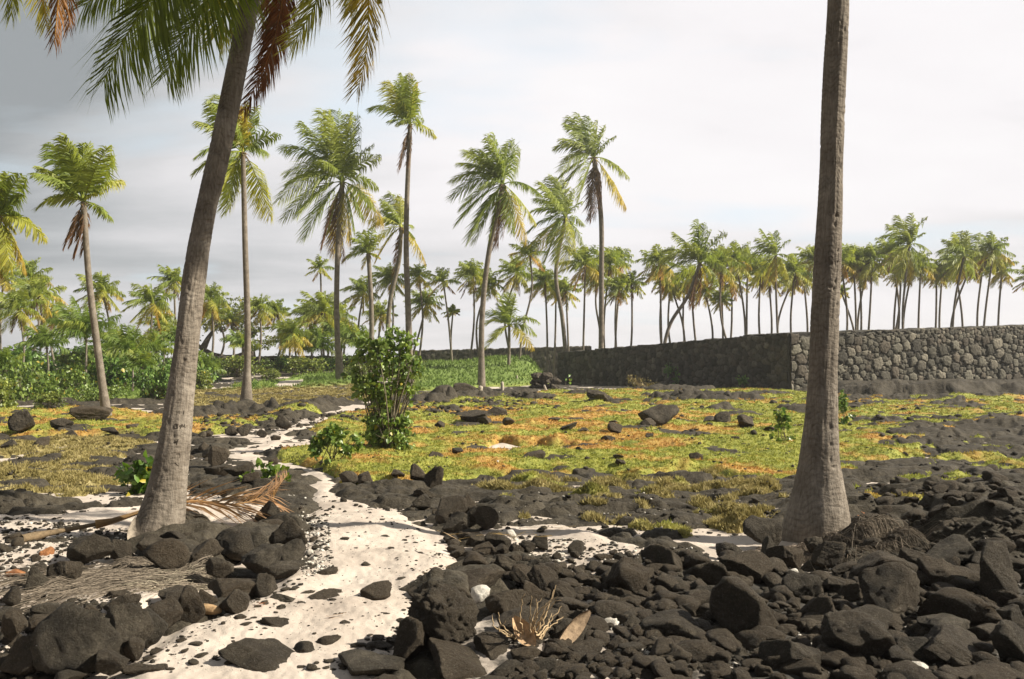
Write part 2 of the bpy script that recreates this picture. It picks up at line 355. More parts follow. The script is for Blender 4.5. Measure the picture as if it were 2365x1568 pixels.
def mat_sand():
    m, t, b, _ = newmat('coral_sand'); p = geo(t)
    a = noise(t, p, 1.3, 5, .6); f = noise(t, p, 130, 3, .8); g = voro(t, p, 42); g2 = voro(t, p, 17)
    k = ramp(t, a, [(.3, (.41, .35, .30)), (.5, (.545, .475, .41)), (.7, (.64, .57, .50))])
    k = mixc(t, math_(t, 'MULTIPLY_ADD', f, 3.6, -2.15, clamp=True), k, (.20, .17, .14))
    k = mixc(t, math_(t, 'MULTIPLY', math_(t, 'LESS_THAN', g, .13), math_(t, 'GREATER_THAN', noise(t, p, 2.2, 3), .5)), k, (.07, .06, .05))
    k = mixc(t, math_(t, 'MULTIPLY', math_(t, 'LESS_THAN', g2, .10), math_(t, 'GREATER_THAN', noise(t, p, 1.1, 3), .53)), k, (.06, .055, .05))
    at_ = N(t, 'ShaderNodeAttribute'); at_.attribute_name = 'Col'; sp = N(t, 'ShaderNodeSeparateColor'); LK(t, at_.outputs[0], sp.inputs[0])
    dark = math_(t, 'MULTIPLY_ADD', math_(t, 'ADD', noise(t, p, 6, 5, .7), math_(t, 'MULTIPLY', sp.outputs[0], .45)), 3.6, -2.45, clamp=True)
    k = mixc(t, dark, k, (.055, .050, .043))
    LK(t, k, b.inputs['Base Color'])
    h = math_(t, 'ADD', math_(t, 'MULTIPLY', noise(t, p, 20, 9, .75), .6), math_(t, 'MULTIPLY', f, .35))
    bump(t, b, h, .6, .018); b.inputs['Roughness'].default_value = .95; return m
def mat_cover(name='plant_cover', trans=0.0):
    """green / orange / dry plant colours picked by the cover's own patches (R orange, G dry, B lush)"""
    m, t, b, out = newmat(name); p = geo(t)
    at_ = N(t, 'ShaderNodeAttribute'); at_.attribute_name = 'Col'; sp = N(t, 'ShaderNodeSeparateColor'); LK(t, at_.outputs[0], sp.inputs[0])
    f = noise(t, p, 26, 4, .7); g = noise(t, p, 4.5, 5, .65); q = noise(t, p, 1.0, 8, .66)
    green = ramp(t, g, [(.3, (.17, .20, .04)), (.5, (.315, .335, .062)), (.7, (.50, .48, .11))])
    org = ramp(t, g, [(.3, (.33, .155, .045)), (.5, (.53, .32, .085)), (.7, (.64, .46, .14))])
    dry = ramp(t, g, [(.3, (.19, .16, .055)), (.5, (.36, .305, .12)), (.7, (.52, .44, .22))])
    lush = ramp(t, g, [(.3, (.11, .17, .035)), (.55, (.21, .30, .07)), (.75, (.36, .44, .13))])
    fo = math_(t, 'MULTIPLY_ADD', math_(t, 'ADD', sp.outputs[0], math_(t, 'MULTIPLY_ADD', q, 2.4, -1.22)), 1.6, -.45, clamp=True)
    k = mixc(t, fo, green, org)
    k = mixc(t, math_(t, 'MULTIPLY_ADD', math_(t, 'ADD', sp.outputs[1], math_(t, 'MULTIPLY_ADD', q, 1.0, -.5)), 2.2, -.6, clamp=True), k, dry)
    k = mixc(t, sp.outputs[2], k, lush)
    k = mixc(t, math_(t, 'MULTIPLY_ADD', f, 3.4, -1.9, clamp=True), k, mixc(t, 1.0, k, (.45, .42, .45), 'MULTIPLY'))
    LK(t, k, b.inputs['Base Color'])
    if trans:
        tr = N(t, 'ShaderNodeBsdfTranslucent'); LK(t, k, tr.inputs[0]); mx = N(t, 'ShaderNodeMixShader'); mx.inputs[0].default_value = trans
        LK(t, b.outputs[0], mx.inputs[1]); LK(t, tr.outputs[0], mx.inputs[2]); LK(t, mx.outputs[0], out.inputs[0])
    else:
        bump(t, b, math_(t, 'ADD', f, g), 1.0, .06)
    return m
def mat_leaf(name, trans=.45, rough=.5, spec=.4):
    m, t, b, out = newmat(name); p = geo(t)
    at_ = N(t, 'ShaderNodeAttribute'); at_.attribute_name = 'Col'
    v = noise(t, p, 3.0, 3, .6)
    k = mixc(t, math_(t, 'MULTIPLY_ADD', v, 2.4, -.8, clamp=True), mixc(t, 1.0, at_.outputs[0], (.72, .74, .7), 'MULTIPLY'), mixc(t, 1.0, at_.outputs[0], (1.2, 1.15, 1.0), 'MULTIPLY'))
    LK(t, k, b.inputs['Base Color']); b.inputs['Roughness'].default_value = rough; b.inputs['Specular IOR Level'].default_value = spec
    tr = N(t, 'ShaderNodeBsdfTranslucent'); LK(t, mixc(t, 1.0, k, (1.25, 1.2, .7), 'MULTIPLY'), tr.inputs[0]); mx = N(t, 'ShaderNodeMixShader'); mx.inputs[0].default_value = trans
    LK(t, b.outputs[0], mx.inputs[1]); LK(t, tr.outputs[0], mx.inputs[2]); LK(t, mx.outputs[0], out.inputs[0]); return m
def mat_vcol(name, rough=.85, sc=30, amt=.5, bd=.01):
    m, t, b, _ = newmat(name); p = geo(t); at_ = N(t, 'ShaderNodeAttribute'); at_.attribute_name = 'Col'
    v = noise(t, p, sc, 5, .65)
    k = mixc(t, math_(t, 'MULTIPLY_ADD', v, 2.4, -.7, clamp=True), mixc(t, 1.0, at_.outputs[0], (1-amt,)*3, 'MULTIPLY'), mixc(t, 1.0, at_.outputs[0], (1+amt*.5,)*3, 'MULTIPLY'))
    LK(t, k, b.inputs['Base Color']); bump(t, b, v, .8, bd); b.inputs['Roughness'].default_value = rough; return m
def mat_bark():
    m, t, b, _ = newmat('palm_bark'); p = geo(t)
    mp = N(t, 'ShaderNodeMapping'); mp.inputs['Scale'].default_value = (1, 1, .12); LK(t, p, mp.inputs[0])
    mp2 = N(t, 'ShaderNodeMapping'); mp2.inputs['Scale'].default_value = (.35, .35, 1); LK(t, p, mp2.inputs[0])
    st = noise(t, mp.outputs[0], 60, 5, .7); rg = noise(t, mp2.outputs[0], 28, 3, .6); a = noise(t, p, 3.5, 5, .6)
    k = ramp(t, math_(t, 'ADD', math_(t, 'MULTIPLY', a, .5), math_(t, 'MULTIPLY', st, .5)), [(.32, (.095, .079, .062)), (.5, (.20, .170, .136)), (.68, (.34, .30, .25))])
    k = mixc(t, math_(t, 'MULTIPLY_ADD', rg, 3.5, -1.95, clamp=True), k, mixc(t, 1.0, k, (.55, .5, .45), 'MULTIPLY'))
    lich = math_(t, 'MULTIPLY_ADD', noise(t, p, 2.0, 6, .75), 9.0, -5.6, clamp=True)
    k = mixc(t, math_(t, 'MULTIPLY', lich, .25), k, (.30, .27, .23))
    at_ = N(t, 'ShaderNodeAttribute'); at_.attribute_name = 'Col'
    k = mixc(t, 1.0, k, at_.outputs[0], 'MULTIPLY')
    LK(t, k, b.inputs['Base Color'])
    bump(t, b, math_(t, 'ADD', math_(t, 'MULTIPLY', st, .7), rg), 1.0, .014); b.inputs['Roughness'].default_value = .9; return m
def mat_water():
    m, t, b, _ = newmat('sea_water'); b.inputs['Base Color'].default_value = (.03, .07, .10, 1); b.inputs['Roughness'].default_value = .15
    bump(t, b, noise(t, geo(t), .6, 4, .6), .4, .3); return m
M_LAVA = mat_lava(); M_ROCK = mat_rock(); M_SAND = mat_sand(); M_COVER = mat_cover(); M_TUFT = mat_cover('plant_blades', .3)
M_CORAL = mat_coral('white_coral', (.40, .36, .31), (.72, .69, .62)); M_RUST = mat_coral('rusty_stone', (.16, .06, .025), (.42, .19, .075))
M_LEAF = mat_leaf('palm_leaf'); M_BUSH = mat_leaf('bush_leaf', .32, .4, .5); M_BARK = mat_bark(); M_WOOD = mat_vcol('dry_wood'); M_NUT = mat_vcol('husk', .6)
M_WALL = mat_vcol('wall_stone', .9, 9, .55, .03); M_SEA = mat_water()
# ------------------------------------------------------------------ ground sheets
def build_ground():
    dense = np.linspace(-39, 39, 1020); side = 39+np.cumsum(np.linspace(.15, 5.1, 54)); side = side[side < 178]
    A = np.radians(np.concatenate([-180*np.ones(1), -side[::-1], dense, side, 180*np.ones(1)]))
    r = list(np.linspace(.3, 5.3, 16)); x = 5.4
    while x < 640:
        r.append(x); x *= 1.0032 if x < 15 else 1.005 if x < 62 else 1.012 if x < 260 else 1.15
    r = np.array(r); RR, AA = np.meshgrid(r, A, indexing='ij')
    X = RR*np.sin(AA); Y = RR*np.cos(AA)-2.5
    L, S, G, og, dr, lu, gv = fields(X, Y)
    nr, na = X.shape
    i = np.arange(nr-1)[:, None]*na; j = np.arange(na-1)[None]
    Q = np.stack([i+j, i+na+j, i+na+j+1, i+j+1], -1).reshape(-1, 4)[:, ::-1]
    V = np.stack([X, Y, L], -1).reshape(-1, 3)
    link('ground', mesh('ground', V, [Q], M_LAVA), kind='structure')
    def sheet(name, Z, others, mat, col, **pr):
        vis = (Z > others-.03) & (Y < 125) & (Y > -2)
        q = vis.reshape(-1)[Q].any(axis=1); qq = Q[q]
        used = np.unique(qq); remap = np.zeros(nr*na, np.int64); remap[used] = np.arange(len(used))
        VV = np.stack([X, Y, Z], -1).reshape(-1, 3)[used]
        link(name, mesh(name, VV, [remap[qq]], mat, col.reshape(-1, 3)[used]), **pr)
    z0 = np.zeros_like(gv)
    sheet('sand', S, np.maximum(L, G), M_SAND, np.stack([gv, z0, z0], -1), kind='structure')
    sheet('ground_cover', G, np.maximum(L, S), M_COVER, np.stack([og, dr, lu], -1), kind='stuff', label='low creeping green and orange succulent mat over the lava', category='ground cover')
    # blades standing on the cover, spread evenly over what the sheet shows
    ok = (G > np.maximum(L, S)+.004) & (Y > 4) & (Y < 92) & (np.abs(X)/np.maximum(Y, 1) < .66)
    idx = np.flatnonzero(ok.reshape(-1)); rng = np.random.default_rng(3)
    def blades(name, sel, hmul, spread, nb, lab, cat):
        n = len(sel); x = X.reshape(-1)[sel]; y = Y.reshape(-1)[sel]; z = G.reshape(-1)[sel]
        c = np.stack([og, dr, lu], -1).reshape(-1, 3)[sel]
        x = np.repeat(x, nb)+rng.normal(0, 1, n*nb)*.02; y = np.repeat(y, nb)+rng.normal(0, 1, n*nb)*.03; z = np.repeat(z, nb)-.01
        c = np.repeat(c, nb, 0); d = y
        h = hmul*(.022+.0011*d)*rng.uniform(.4, 1.4, n*nb)*(1+c[:, 1]*.5+c[:, 2]*1.5); a = rng.uniform(0, 2*math.pi, n*nb); wd = (.006+.0006*d)*rng.uniform(.6, 1.4, n*nb)
        lean = spread*rng.uniform(0, 1, n*nb); la = rng.uniform(0, 2*math.pi, n*nb)
        P0 = np.stack([x-np.cos(a)*wd, y-np.sin(a)*wd, z], -1); P1 = np.stack([x+np.cos(a)*wd, y+np.sin(a)*wd, z], -1)
        P2 = np.stack([x+np.cos(la)*lean*h, y+np.sin(la)*lean*h, z+h], -1)
        V = np.stack([P0, P1, P2], 1).reshape(-1, 3); T = np.arange(len(V)).reshape(-1, 3)
        link(name, mesh(name, V, [T], M_TUFT, np.repeat(c, 3, 0), smooth=False), kind='stuff', label=lab, category=cat)
    dryv = dr.reshape(-1)[idx]
    w1 = idx[rng.random(len(idx)) < np.clip(60000/len(idx), 0, 1)]
    blades('ground_cover', w1, 1.0, .9, 4, 'fleshy green and orange leaves standing up from the creeping mat', 'ground cover')
    w2 = idx[(dryv > .45)]; Yr = Y.reshape(-1)[w2]; w2 = w2[(rng.random(len(w2)) < 9000/max(len(w2), 1))]
    tufts = np.repeat(w2, 8)
    blades('grass', tufts, .95, 1.3, 1, 'short wiry dry grass tufts between the lava slabs', 'grass')
build_ground()
sea = mesh('sea', [(-700, 128, -2.2), (700, 128, -2.2), (700, 700, -2.2), (-700, 700, -2.2)], [[(0, 1, 2, 3)]], M_SEA)
link('sea', sea, kind='structure')
# ------------------------------------------------------------------ palms
GREEN = np.array((.19, .27, .06)); DEEP = np.array((.15, .205, .03)); LIME = np.array((.42, .46, .09)); YEL = np.array((.62, .48, .10)); ORG = np.array((.50, .25, .06)); DEAD = np.array((.21, .13, .075)); RUST = np.array((.27, .10, .05))
def frond_rachis(o, tip, sag, n=12):
    """curve from o to tip that first rises and then hangs"""
    o = np.asarray(o, float); tip = np.asarray(tip, float); Ln = np.linalg.norm(tip-o); t = np.linspace(0, 1, n)[:, None]
    c = o+(tip-o)*.45+np.array([0, 0, sag*Ln]); return (1-t)**2*o+2*t*(1-t)*c+t*t*tip
def frond(P, nl, lf, wf, cols, rng, wind=(-.35, 0, 0), droop=.5, rw=.018, gap=.0, side0=None, vee=.25, twist=True, aoff=0, t0=.15):
    """P rachis points; cols (base colour, tip colour); returns MB"""
    mb = MB(); P = np.asarray(P, float); n = len(P)
    seg = np.linalg.norm(np.diff(P, axis=0), axis=1); s = np.concatenate([[0], np.cumsum(seg)]); s /= s[-1]; LEN = seg.sum()
    V, Q = tube(P, rw*np.linspace(1, .12, n)*(1+1.6*np.exp(-s*14)), 4); mb.add(V, Q, C=np.asarray(cols[0])*1.25+np.array((.06, .05, .0)))
    t = np.linspace(t0, .985, nl); t = np.repeat(t, 2)+rng.normal(0, .004, nl*2); t = np.clip(t, .05, .995); sg = np.tile([1.0, -1.0], nl)
    if gap: k = rng.random(nl*2) > gap; t = t[k]; sg = sg[k]
    m = len(t); B = np.stack([np.interp(t, s, P[:, a]) for a in range(3)], -1)
    T = np.gradient(P, axis=0); T /= np.linalg.norm(T, axis=1, keepdims=True); D = np.stack([np.interp(t, s, T[:, a]) for a in range(3)], -1); D /= np.linalg.norm(D, axis=1, keepdims=True)
    if side0 is None:
        hv = P[-1]-P[0]; hv = np.array([hv[1], -hv[0], 0.0]); hv = hv+np.array([1e-3, 0, 0]); side0 = hv/np.linalg.norm(hv)
    if twist: side0 = np.array([side0[0]*.8, side0[1]*.8, 0])+np.array([rng.normal(0, .35), 0, rng.normal(0, .55)])
    S = side0-D*(D@side0)[:, None]; S /= np.maximum(np.linalg.norm(S, axis=1, keepdims=True), 1e-6); Nn = np.cross(S, D)
    prof = np.minimum(1, ((t)/.28))**.7*(1-.62*np.clip((t-.55)/.45, 0, 1)**1.8); ln = lf*prof*rng.uniform(.82, 1.1, m)
    a = np.radians(28+38*t+rng.normal(0, 5, m)+aoff*(1-.5*t)); d0 = S*(sg*np.cos(a))[:, None]+D*np.sin(a)[:, None]+Nn*(vee*np.sign(Nn[:, 2:3]+.01))
    d0 /= np.linalg.norm(d0, axis=1, keepdims=True)
    wv = np.asarray(wind)*rng.uniform(.5, 1.3, (m, 1)); dr = np.stack([np.zeros(m), np.zeros(m), -droop*rng.uniform(.4, 1.5, m)], -1)
    d1 = d0+(wv+dr)*.45; d1 /= np.linalg.norm(d1, axis=1, keepdims=True); d2 = d0*.8+(wv+dr)*1.25; d2 /= np.linalg.norm(d2, axis=1, keepdims=True)
    M = B+d1*(ln*.5)[:, None]; E = M+d2*(ln*.5)[:, None]; wd = wf*(.55+.45*prof)*.5
    W = D*.9+Nn*rng.normal(0, .35, (m, 1)); W /= np.linalg.norm(W, axis=1, keepdims=True); W = W*wd[:, None]
    V = np.stack([B-W*.7, B+W*.7, M+W, M-W, E], 1).reshape(-1, 3); i = np.arange(m)[:, None]*5
    c0, c1 = np.asarray(cols[0]), np.asarray(cols[1])
    f = np.clip((t-.15)/.85, 0, 1)[:, None]**1.5; cb = c0*(1-f*.6)+c1*f*.6; cb = cb*rng.uniform(.78, 1.22, (m, 1))
    ce = cb*.45+(c0*(1-f)+c1*f)*.25+c1*.3
    C = np.stack([cb, cb, cb*.9+ce*.1, cb*.9+ce*.1, ce], 1).reshape(-1, 3)
    mb.add(V, i+np.array([[0, 1, 2, 3]]), i+np.array([[3, 2, 4]]), C); return mb, LEN
def trunk(path, radii, k=14, detail=0, rng=None, rings=None):
    """path: control points (m,3); radii at them"""
    path = np.asarray(path, float); n = rings or 60
    u = np.linspace(0, 1, n); s = np.concatenate([[0], np.cumsum(np.linalg.norm(np.diff(path, axis=0), axis=1))]); s /= s[-1]
    def cr(x):                                           # smooth curve through the points
        j = np.clip(np.searchsorted(s, x, side='right')-1, 0, len(s)-2); h = (x-s[j])/(s[j+1]-s[j]); g = np.gradient(path, s, axis=0)
        h = h[:, None]; dd = (s[j+1]-s[j])[:, None]
        return (2*h**3-3*h*h+1)*path[j]+(h**3-2*h*h+h)*dd*g[j]+(-2*h**3+3*h*h)*path[j+1]+(h**3-h*h)*dd*g[j+1]
    P = cr(u); r = np.interp(u, s, radii)
    if len(radii) > 3: r = np.convolve(np.pad(r, 6, mode='edge'), np.ones(13)/13, 'same')[6:-6]
    V, Q = tube(P, r, k)
    if detail:
        L = np.linalg.norm(path[-1]-path[0]); z = np.repeat(u*L, k); th = np.tile(np.linspace(0, 2*math.pi, k, endpoint=False), n)
        C = np.repeat(P, k, 0); nrm = (V-C); nrm /= np.linalg.norm(nrm, axis=1, keepdims=True)
        wob = .25*np.sin(th*2+z*1.3)+.2*np.sin(th*3-z*2)
        q = z*19+wob+1.6*vnoise(np.cos(th)*1.5+5, z*1.2, 4); ringd = (np.abs((q % 1)-.5)*2)**3
        cth, sth = np.cos(th), np.sin(th)
        global RINGC
        rk = ringd**1.5*np.clip(.6+1.2*fbm(cth*2+sth, z*3, 2, 8), 0, 1); RINGC = np.stack([1-.40*rk]*3, -1)
        dd = -.004*rk + .006*fbm(cth*1.2+z*.3, sth*1.2+z*.9, 3, 12) + .003*fbm(cth*5, sth*5+z*2.5, 3, 14)
        for _ in range(detail):                              # nicks and toe-holds
            tc_, zc_ = rng.uniform(0, 2*math.pi), rng.uniform(.03, .62)*L; sx, sz = rng.uniform(.012, .03), rng.uniform(.012, .04)
            da = (th-tc_+math.pi) % (2*math.pi)-math.pi; rr = np.interp(z/L, s, radii)
            e = (da*rr/sx)**2+((z-zc_)/sz)**2; dd = dd-.012*np.exp(-e*1.5)
        flare = np.exp(-z/.35); dd = dd+flare*.022*fbm(cth*1.8, sth*1.8+z*1.0, 2, 19)
        V = V+nrm*dd[:, None]
    return V, Q, P
def crownball(mb, c, r, rng, nuts=6, stalks=8, col=DEAD):
    """bunches of nuts and stubs under the crown"""
    for _ in range(nuts):
        a = rng.uniform(0, 6.28); p = c+np.array([math.cos(a)*r*.8, math.sin(a)*r*.8, -r*rng.uniform(.3, 1.5)])
        th = np.linspace(0, math.pi, 5); rr = r*.33
        V, Q = tube(np.stack([np.zeros(5)+p[0], np.zeros(5)+p[1], p[2]-np.cos(th)*rr], -1), np.sin(th)*rr*.85+.001, 6); mb.add(V, Q, C=np.array((.16, .14, .03))*rng.uniform(.5, 1.3))
    for _ in range(stalks):
        a = rng.uniform(0, 6.28); l = r*rng.uniform(1.2, 2.6); d = np.array([math.cos(a), math.sin(a), rng.uniform(-1.2, .6)])
        t = np.linspace(0, 1, 5)[:, None]; P = c+d*l*t+np.array([0, 0, -1])*l*.6*t*t; V, Q = tube(P, np.linspace(.05, .015, 5)*r*3, 4); mb.add(V, Q, C=col*rng.uniform(.8, 1.5))
def pick_cols(kind, rng):
    if kind == 'dead': return DEAD*rng.uniform(.8, 1.2), RUST*.6+DEAD*.6
    if kind == 'y': return LIME*.5+YEL*.5, YEL*.5+ORG*.5
    if kind == 'o': return YEL*.5+ORG*.5, ORG
    if kind == 'd': return GREEN*np.array((.8, .9, .8)), GREEN*.8+LIME*.3
    if kind == 'l': return LIME, YEL*.5+LIME*.5
    a = rng.random(); return GREEN*(1-a*.5)+LIME*a*.5, LIME*(.5+.5*a)+GREEN*(.5-.5*a)
def palm(label, path, radii, fronds, rng, px, near=False, group=None, nuts=6, lf=None, name='coconut_palm', one_crown=False, wind=None, droop=.85, detail=0, kids=None, stalks=8, rings=None):
    """path: trunk control points, ground first; fronds: (rachis points, kind); px: pixels per metre in the 2365 reading"""
    base = np.asarray(path[0], float); th = thing(name, base, label, 'palm tree', group)
    V, Q, P = trunk(path, radii, 72 if near else (14 if px > 25 else 8), detail, rng, rings or (620 if near else 48))
    col = np.ones((len(V), 3))
    link('trunk', mesh('trunk', V-base, [Q], M_BARK, col), th)
    c = np.asarray(path[-1], float); wind = wind if wind is not None else (-.45, .05, 0)
    big = MB() if one_crown else None
    for P_, kind in fronds:
        L = np.linalg.norm(np.diff(P_, axis=0), axis=1).sum(); nl = int(np.clip(L*px/(3.2 if near else 2.3), 14, 95)); l = lf or L*.36
        wf = .05 if near else max(.065, 2.7/px)
        dd = 1.6 if kind == 'dead' else droop
        mb, _ = frond(P_, nl, l*(.75 if kind == 'dead' else 1), wf, pick_cols(kind, rng), rng, wind, dd, rw=max(.022 if near else .026, .9/px), gap=.1 if kind == 'dead' else .02, vee=.12)
        if one_crown: big.add(np.concatenate(mb.V), np.concatenate(mb.Q), np.concatenate(mb.T), np.concatenate(mb.C))
        else: link('dead_frond' if kind == 'dead' else 'frond', mb.mesh('frond', M_LEAF, base, False), th)
    if one_crown: link('crown', big.mesh('crown', M_LEAF, base, False), th)
    elif nuts or stalks:
        mb = MB(); crownball(mb, c, max(radii[-1]*1.25, .12), rng, nuts, stalks); link('coconut_bunch', mb.mesh('coconut_bunch', M_NUT, base), th)
    return th
def depth_of(u, v): return float(gh(u, v)[1])
def hand_palm(label, base, mids, crown, D, tips, seed, wpx=(26, 15, 12), zoom=None, dz=0, cdepth=0.0, **kw):
    """base/crown in picture readings at depth D; tips: readings (u, v[, kind])"""
    rng = np.random.default_rng(seed); px = F/D
    b = at(*base, D); b[2] = float(zb(b[0], b[1])); pts = [b-np.array([0, 0, .3])*0]+[at(*m, D+cdepth*.4) for m in mids]+[at(*crown, D+cdepth)]
    pts[0][2] -= .05
    n = len(pts); rad = [wpx[0]/2/px]+[np.interp(i/(n-1), [.12, 1], [wpx[1]/2/px, wpx[2]/2/px]) for i in range(1, n)]
    # extra control just above the ground so that the root flare is short
    p1 = pts[0]+(pts[1]-pts[0])*.12 if n > 2 else pts[0]+(pts[1]-pts[0])*.07; pts.insert(1, p1); rad.insert(1, wpx[1]/2/px*1.08)
    c = pts[-1]; fr = []
    for tp in tips:
        u, v = tp[:2]; kind = tp[2] if len(tp) > 2 else 'g'
        if zoom: u, v = zoom[0]+u*zoom[2], zoom[1]+v*zoom[2]
        flat = np.hypot(u-crown[0], v-crown[1])/px; dy = rng.normal(0, .45)*flat if kind != 'dead' else rng.normal(0, .1)*flat
        t = at(u, v, D+cdepth+dy); up = (crown[1]-v)/max(np.hypot(u-crown[0], v-crown[1]), 1)
        sag = .30*(1-abs(up))+.10+.08*rng.random() if kind != 'dead' else .06
        if up < -.5 and kind != 'dead': sag = .16+.1*rng.random()
        P = frond_rachis(c, t, sag); hv = t-c
        if kind == 'dead': P = P+np.array([1, 0, 0])*np.sin(np.linspace(0, math.pi, len(P)))[:, None]*rng.normal(0, .05)*flat
        # bow sideways frond that passes through its own crown
        if up > .7: P = P+np.array([-1, 0, 0])*(np.linspace(0, 1, len(P))[:, None]**2)*0.0
        fr.append((P, kind))
    # a few short fronds toward and away from the viewer fill the heart of the crown
    rmean = np.mean([np.hypot((zoom[0]+t[0]*zoom[2] if zoom else t[0])-crown[0], (zoom[1]+t[1]*zoom[2] if zoom else t[1])-crown[1]) for t in tips])/px
    for i in range(kw.pop('fill', 2)):
        a = rng.uniform(0, 6.28); e = rng.uniform(-.5, .9); t = c+rmean*np.array([math.cos(a)*math.cos(e)*.55, math.sin(a)*math.cos(e), math.sin(e)*.8]); fr.append((frond_rachis(c, t, .2), 'g'))
    return palm(label, pts, rad, fr, rng, px, **kw)
Z1 = (0, 0, .4); Z4 = (757, 142, .32); Z5 = (757, 567.6, .32); Z7 = (1419, 378, .4)
hand_palm('slim coconut palm with ragged wind-blown crown beside the black boulder at left', (248, 972), [(222, 780), (205, 640)], (193, 466), 32,
  [(290,830),(200,1000),(215,1200),(225,960),(480,840),(510,830),(620,850),(640,905),(705,1050,'l'),(370,790),(440,1140,'l'),(370,1430,'dead'),(430,1480,'dead'),(470,1470,'dead'),(400,1420,'dead'),(590,1110,'l'),(380,1120),(400,830)], 21, (30,17,12), Z1, group=None)
hand_palm('thin straight coconut palm half hidden by near leaning trunk, brown stalks under its crown', (568, 947), [(572, 800), (566, 560)], (561, 352), 38,
  [(1140,700),(1210,590),(1270,550),(1480,620),(1440,600,'l'),(1610,780),(1560,1250,'l'),(1120,1000),(1140,900),(1240,1200,'l'),(1300,1230),(1390,620,'y'),(1370,600,'o'),(1200,1150),(1320,1210,'l'),(1270,1000)], 22, (46,16,11), Z1, nuts=12, stalks=26)
hand_palm('tall full-crowned coconut palm standing just left of the leafy shrub', (785, 893), [(778, 740), (781, 560)], (791, 420), 67,
  [(1640,850),(1750,710),(1870,640),(1950,640),(2060,680),(2150,840),(2190,900),(2180,1080),(2160,1200),(2200,1290,'y'),(2050,1330),(2020,1400,'y'),(1960,1480,'y'),(1920,1470,'dead'),(1860,1430,'dead'),(1760,1370),(1640,1260),(1615,1150),(1650,1000),(1660,1060),(1990,1500,'dead'),(1830,1250),(1900,650),(2020,660),(1720,1240),(2100,1260),(1900,1330,'l')], 23, (26,13,11), Z1)
hand_palm('tallest thin coconut palm with upright tuft and pink dead fronds hanging', (946, 893), [(944, 760), (938, 560)], (947, 288), 67,
  [(440,140,'l'),(540,100),(600,100,'l'),(650,170,'y'),(310,330),(490,460,'y'),(780,540,'l'),(510,790,'dead'),(520,740,'dead'),(580,760,'dead'),(460,200,'l'),(620,130),(650,230,'l'),(500,150),(570,120)], 24, (22,16,10), Z4, nuts=9, fill=3)
hand_palm('big shaggy coconut palm in the middle with brown dead fronds, left of the curved one', (1112, 897), [(1113, 740), (1128, 590)], (1162, 426), 66,
  [(950,730),(1160,540),(1190,530),(1330,570),(1380,620),(1050,630),(890,980),(930,1170),(1020,1290),(1060,1300),(1200,1350,'dead'),(1180,1300),(1260,1270,'dead'),(1340,1230),(1430,1290,'y'),(1500,1160,'l'),(1540,960),(1300,600),(900,860),(1000,650),(1100,1200),(1250,1200,'dead'),(1310,1180,'l'),(1110,640),(960,1060),(1230,1330,'dead')], 25, (24,13,11), Z4)
hand_palm('bowed coconut palm with curving trunk between the shaggy one and the tall right one', (1312, 822), [(1298, 730), (1284, 640)], (1307, 502), 84,
  [(1540,870),(1600,830),(1700,850),(1780,930),(1500,990),(1440,1230),(1480,1420,'y'),(1560,1450),(1720,1480,'l'),(1840,1320),(1850,1180),(1590,1300),(1470,1080),(1640,1450),(1780,1350,'l'),(1650,840),(1460,1330,'l')], 26, (18,10,9), Z4)
hand_palm('tall coconut palm rising behind the left end of the dark stone wall, fronds swept left', (1388, 815), [(1389, 640), (1388, 500)], (1372, 364), 92,
  [(1750,400),(1810,380),(1880,400),(1950,430),(1640,620),(1680,560),(1680,790),(1690,720,'l'),(2070,540),(2170,830),(2150,1040,'y'),(1810,990),(1890,1150,'dead'),(1930,1130,'dead'),(1960,1050,'dead'),(1650,860),(1990,620),(1700,900),(1720,450),(1900,1140,'dead')], 27, (14,12,11), Z4, nuts=14, stalks=20)
hand_palm('coconut palm cut off by the left edge of the picture, yellow lower fronds', (-34, 1000), [(-22, 800)], (-3, 500), 30,
  [(130,1010),(40,1000),(-100,1000),(260,1380,'l'),(150,1560,'y'),(120,1240),(130,1130),(60,1560,'l'),(-200,1300),(20,1050),(0,1600,'y'),(-150,1150),(90,1340,'l')], 28, (36,20,14), Z1)
hand_palm('strongly leaning coconut palm over the dark wall, large full crown', (1518, 800), [(1552, 740), (1585, 690)], (1617, 608), 84,
  [(480,330),(560,390),(350,400),(290,500),(300,620),(640,400),(650,620),(460,830,'dead'),(440,830,'dead'),(540,700,'y'),(380,740,'l'),(600,700),(330,690),(490,810,'dead'),(420,450),(520,350),(270,560),(470,820,'y'),(560,640,'l')], 29, (10,8,8), Z7)
hand_palm('tallest bushy coconut palm behind the sunlit stone wall, right of the near trunk', (2087, 790), [(2086, 700), (2092, 640)], (2100, 566), 88,
  [(1640,300),(1720,290),(1800,310),(1580,350),(1540,420),(1830,510),(1790,590),(1560,500),(1600,620),(1680,690),(1760,640),(1650,660),(1580,590,'l'),(1790,400),(1630,690,'l'),(1710,700,'y'),(1740,350)], 30, (6,5,5), Z7)
hand_palm('broad coconut palm with left-combed crown behind the wall corner', (1800, 790), [(1793, 690)], (1791, 590), 86,
  [(850,380),(940,390),(1010,440),(800,480),(770,550),(810,700,'l'),(870,740,'y'),(1000,660,'l'),(1040,560),(990,620,'l'),(840,650),(930,680,'y'),(900,400),(820,430),(890,640,'l')], 31, (6,5,5), Z7)
hand_palm('wide dark coconut palm behind the sunlit wall near the right edge', (2196, 790), [(2205, 700)], (2226, 592), 88,
  [(1900,440),(1960,400),(2040,390),(2100,400),(1880,520),(1900,620),(1960,680),(2040,680),(2100,600,'l'),(2120,520),(1930,680,'l'),(2080,660),(2000,390),(2000,690,'y')], 32, (6,5,5), Z7)
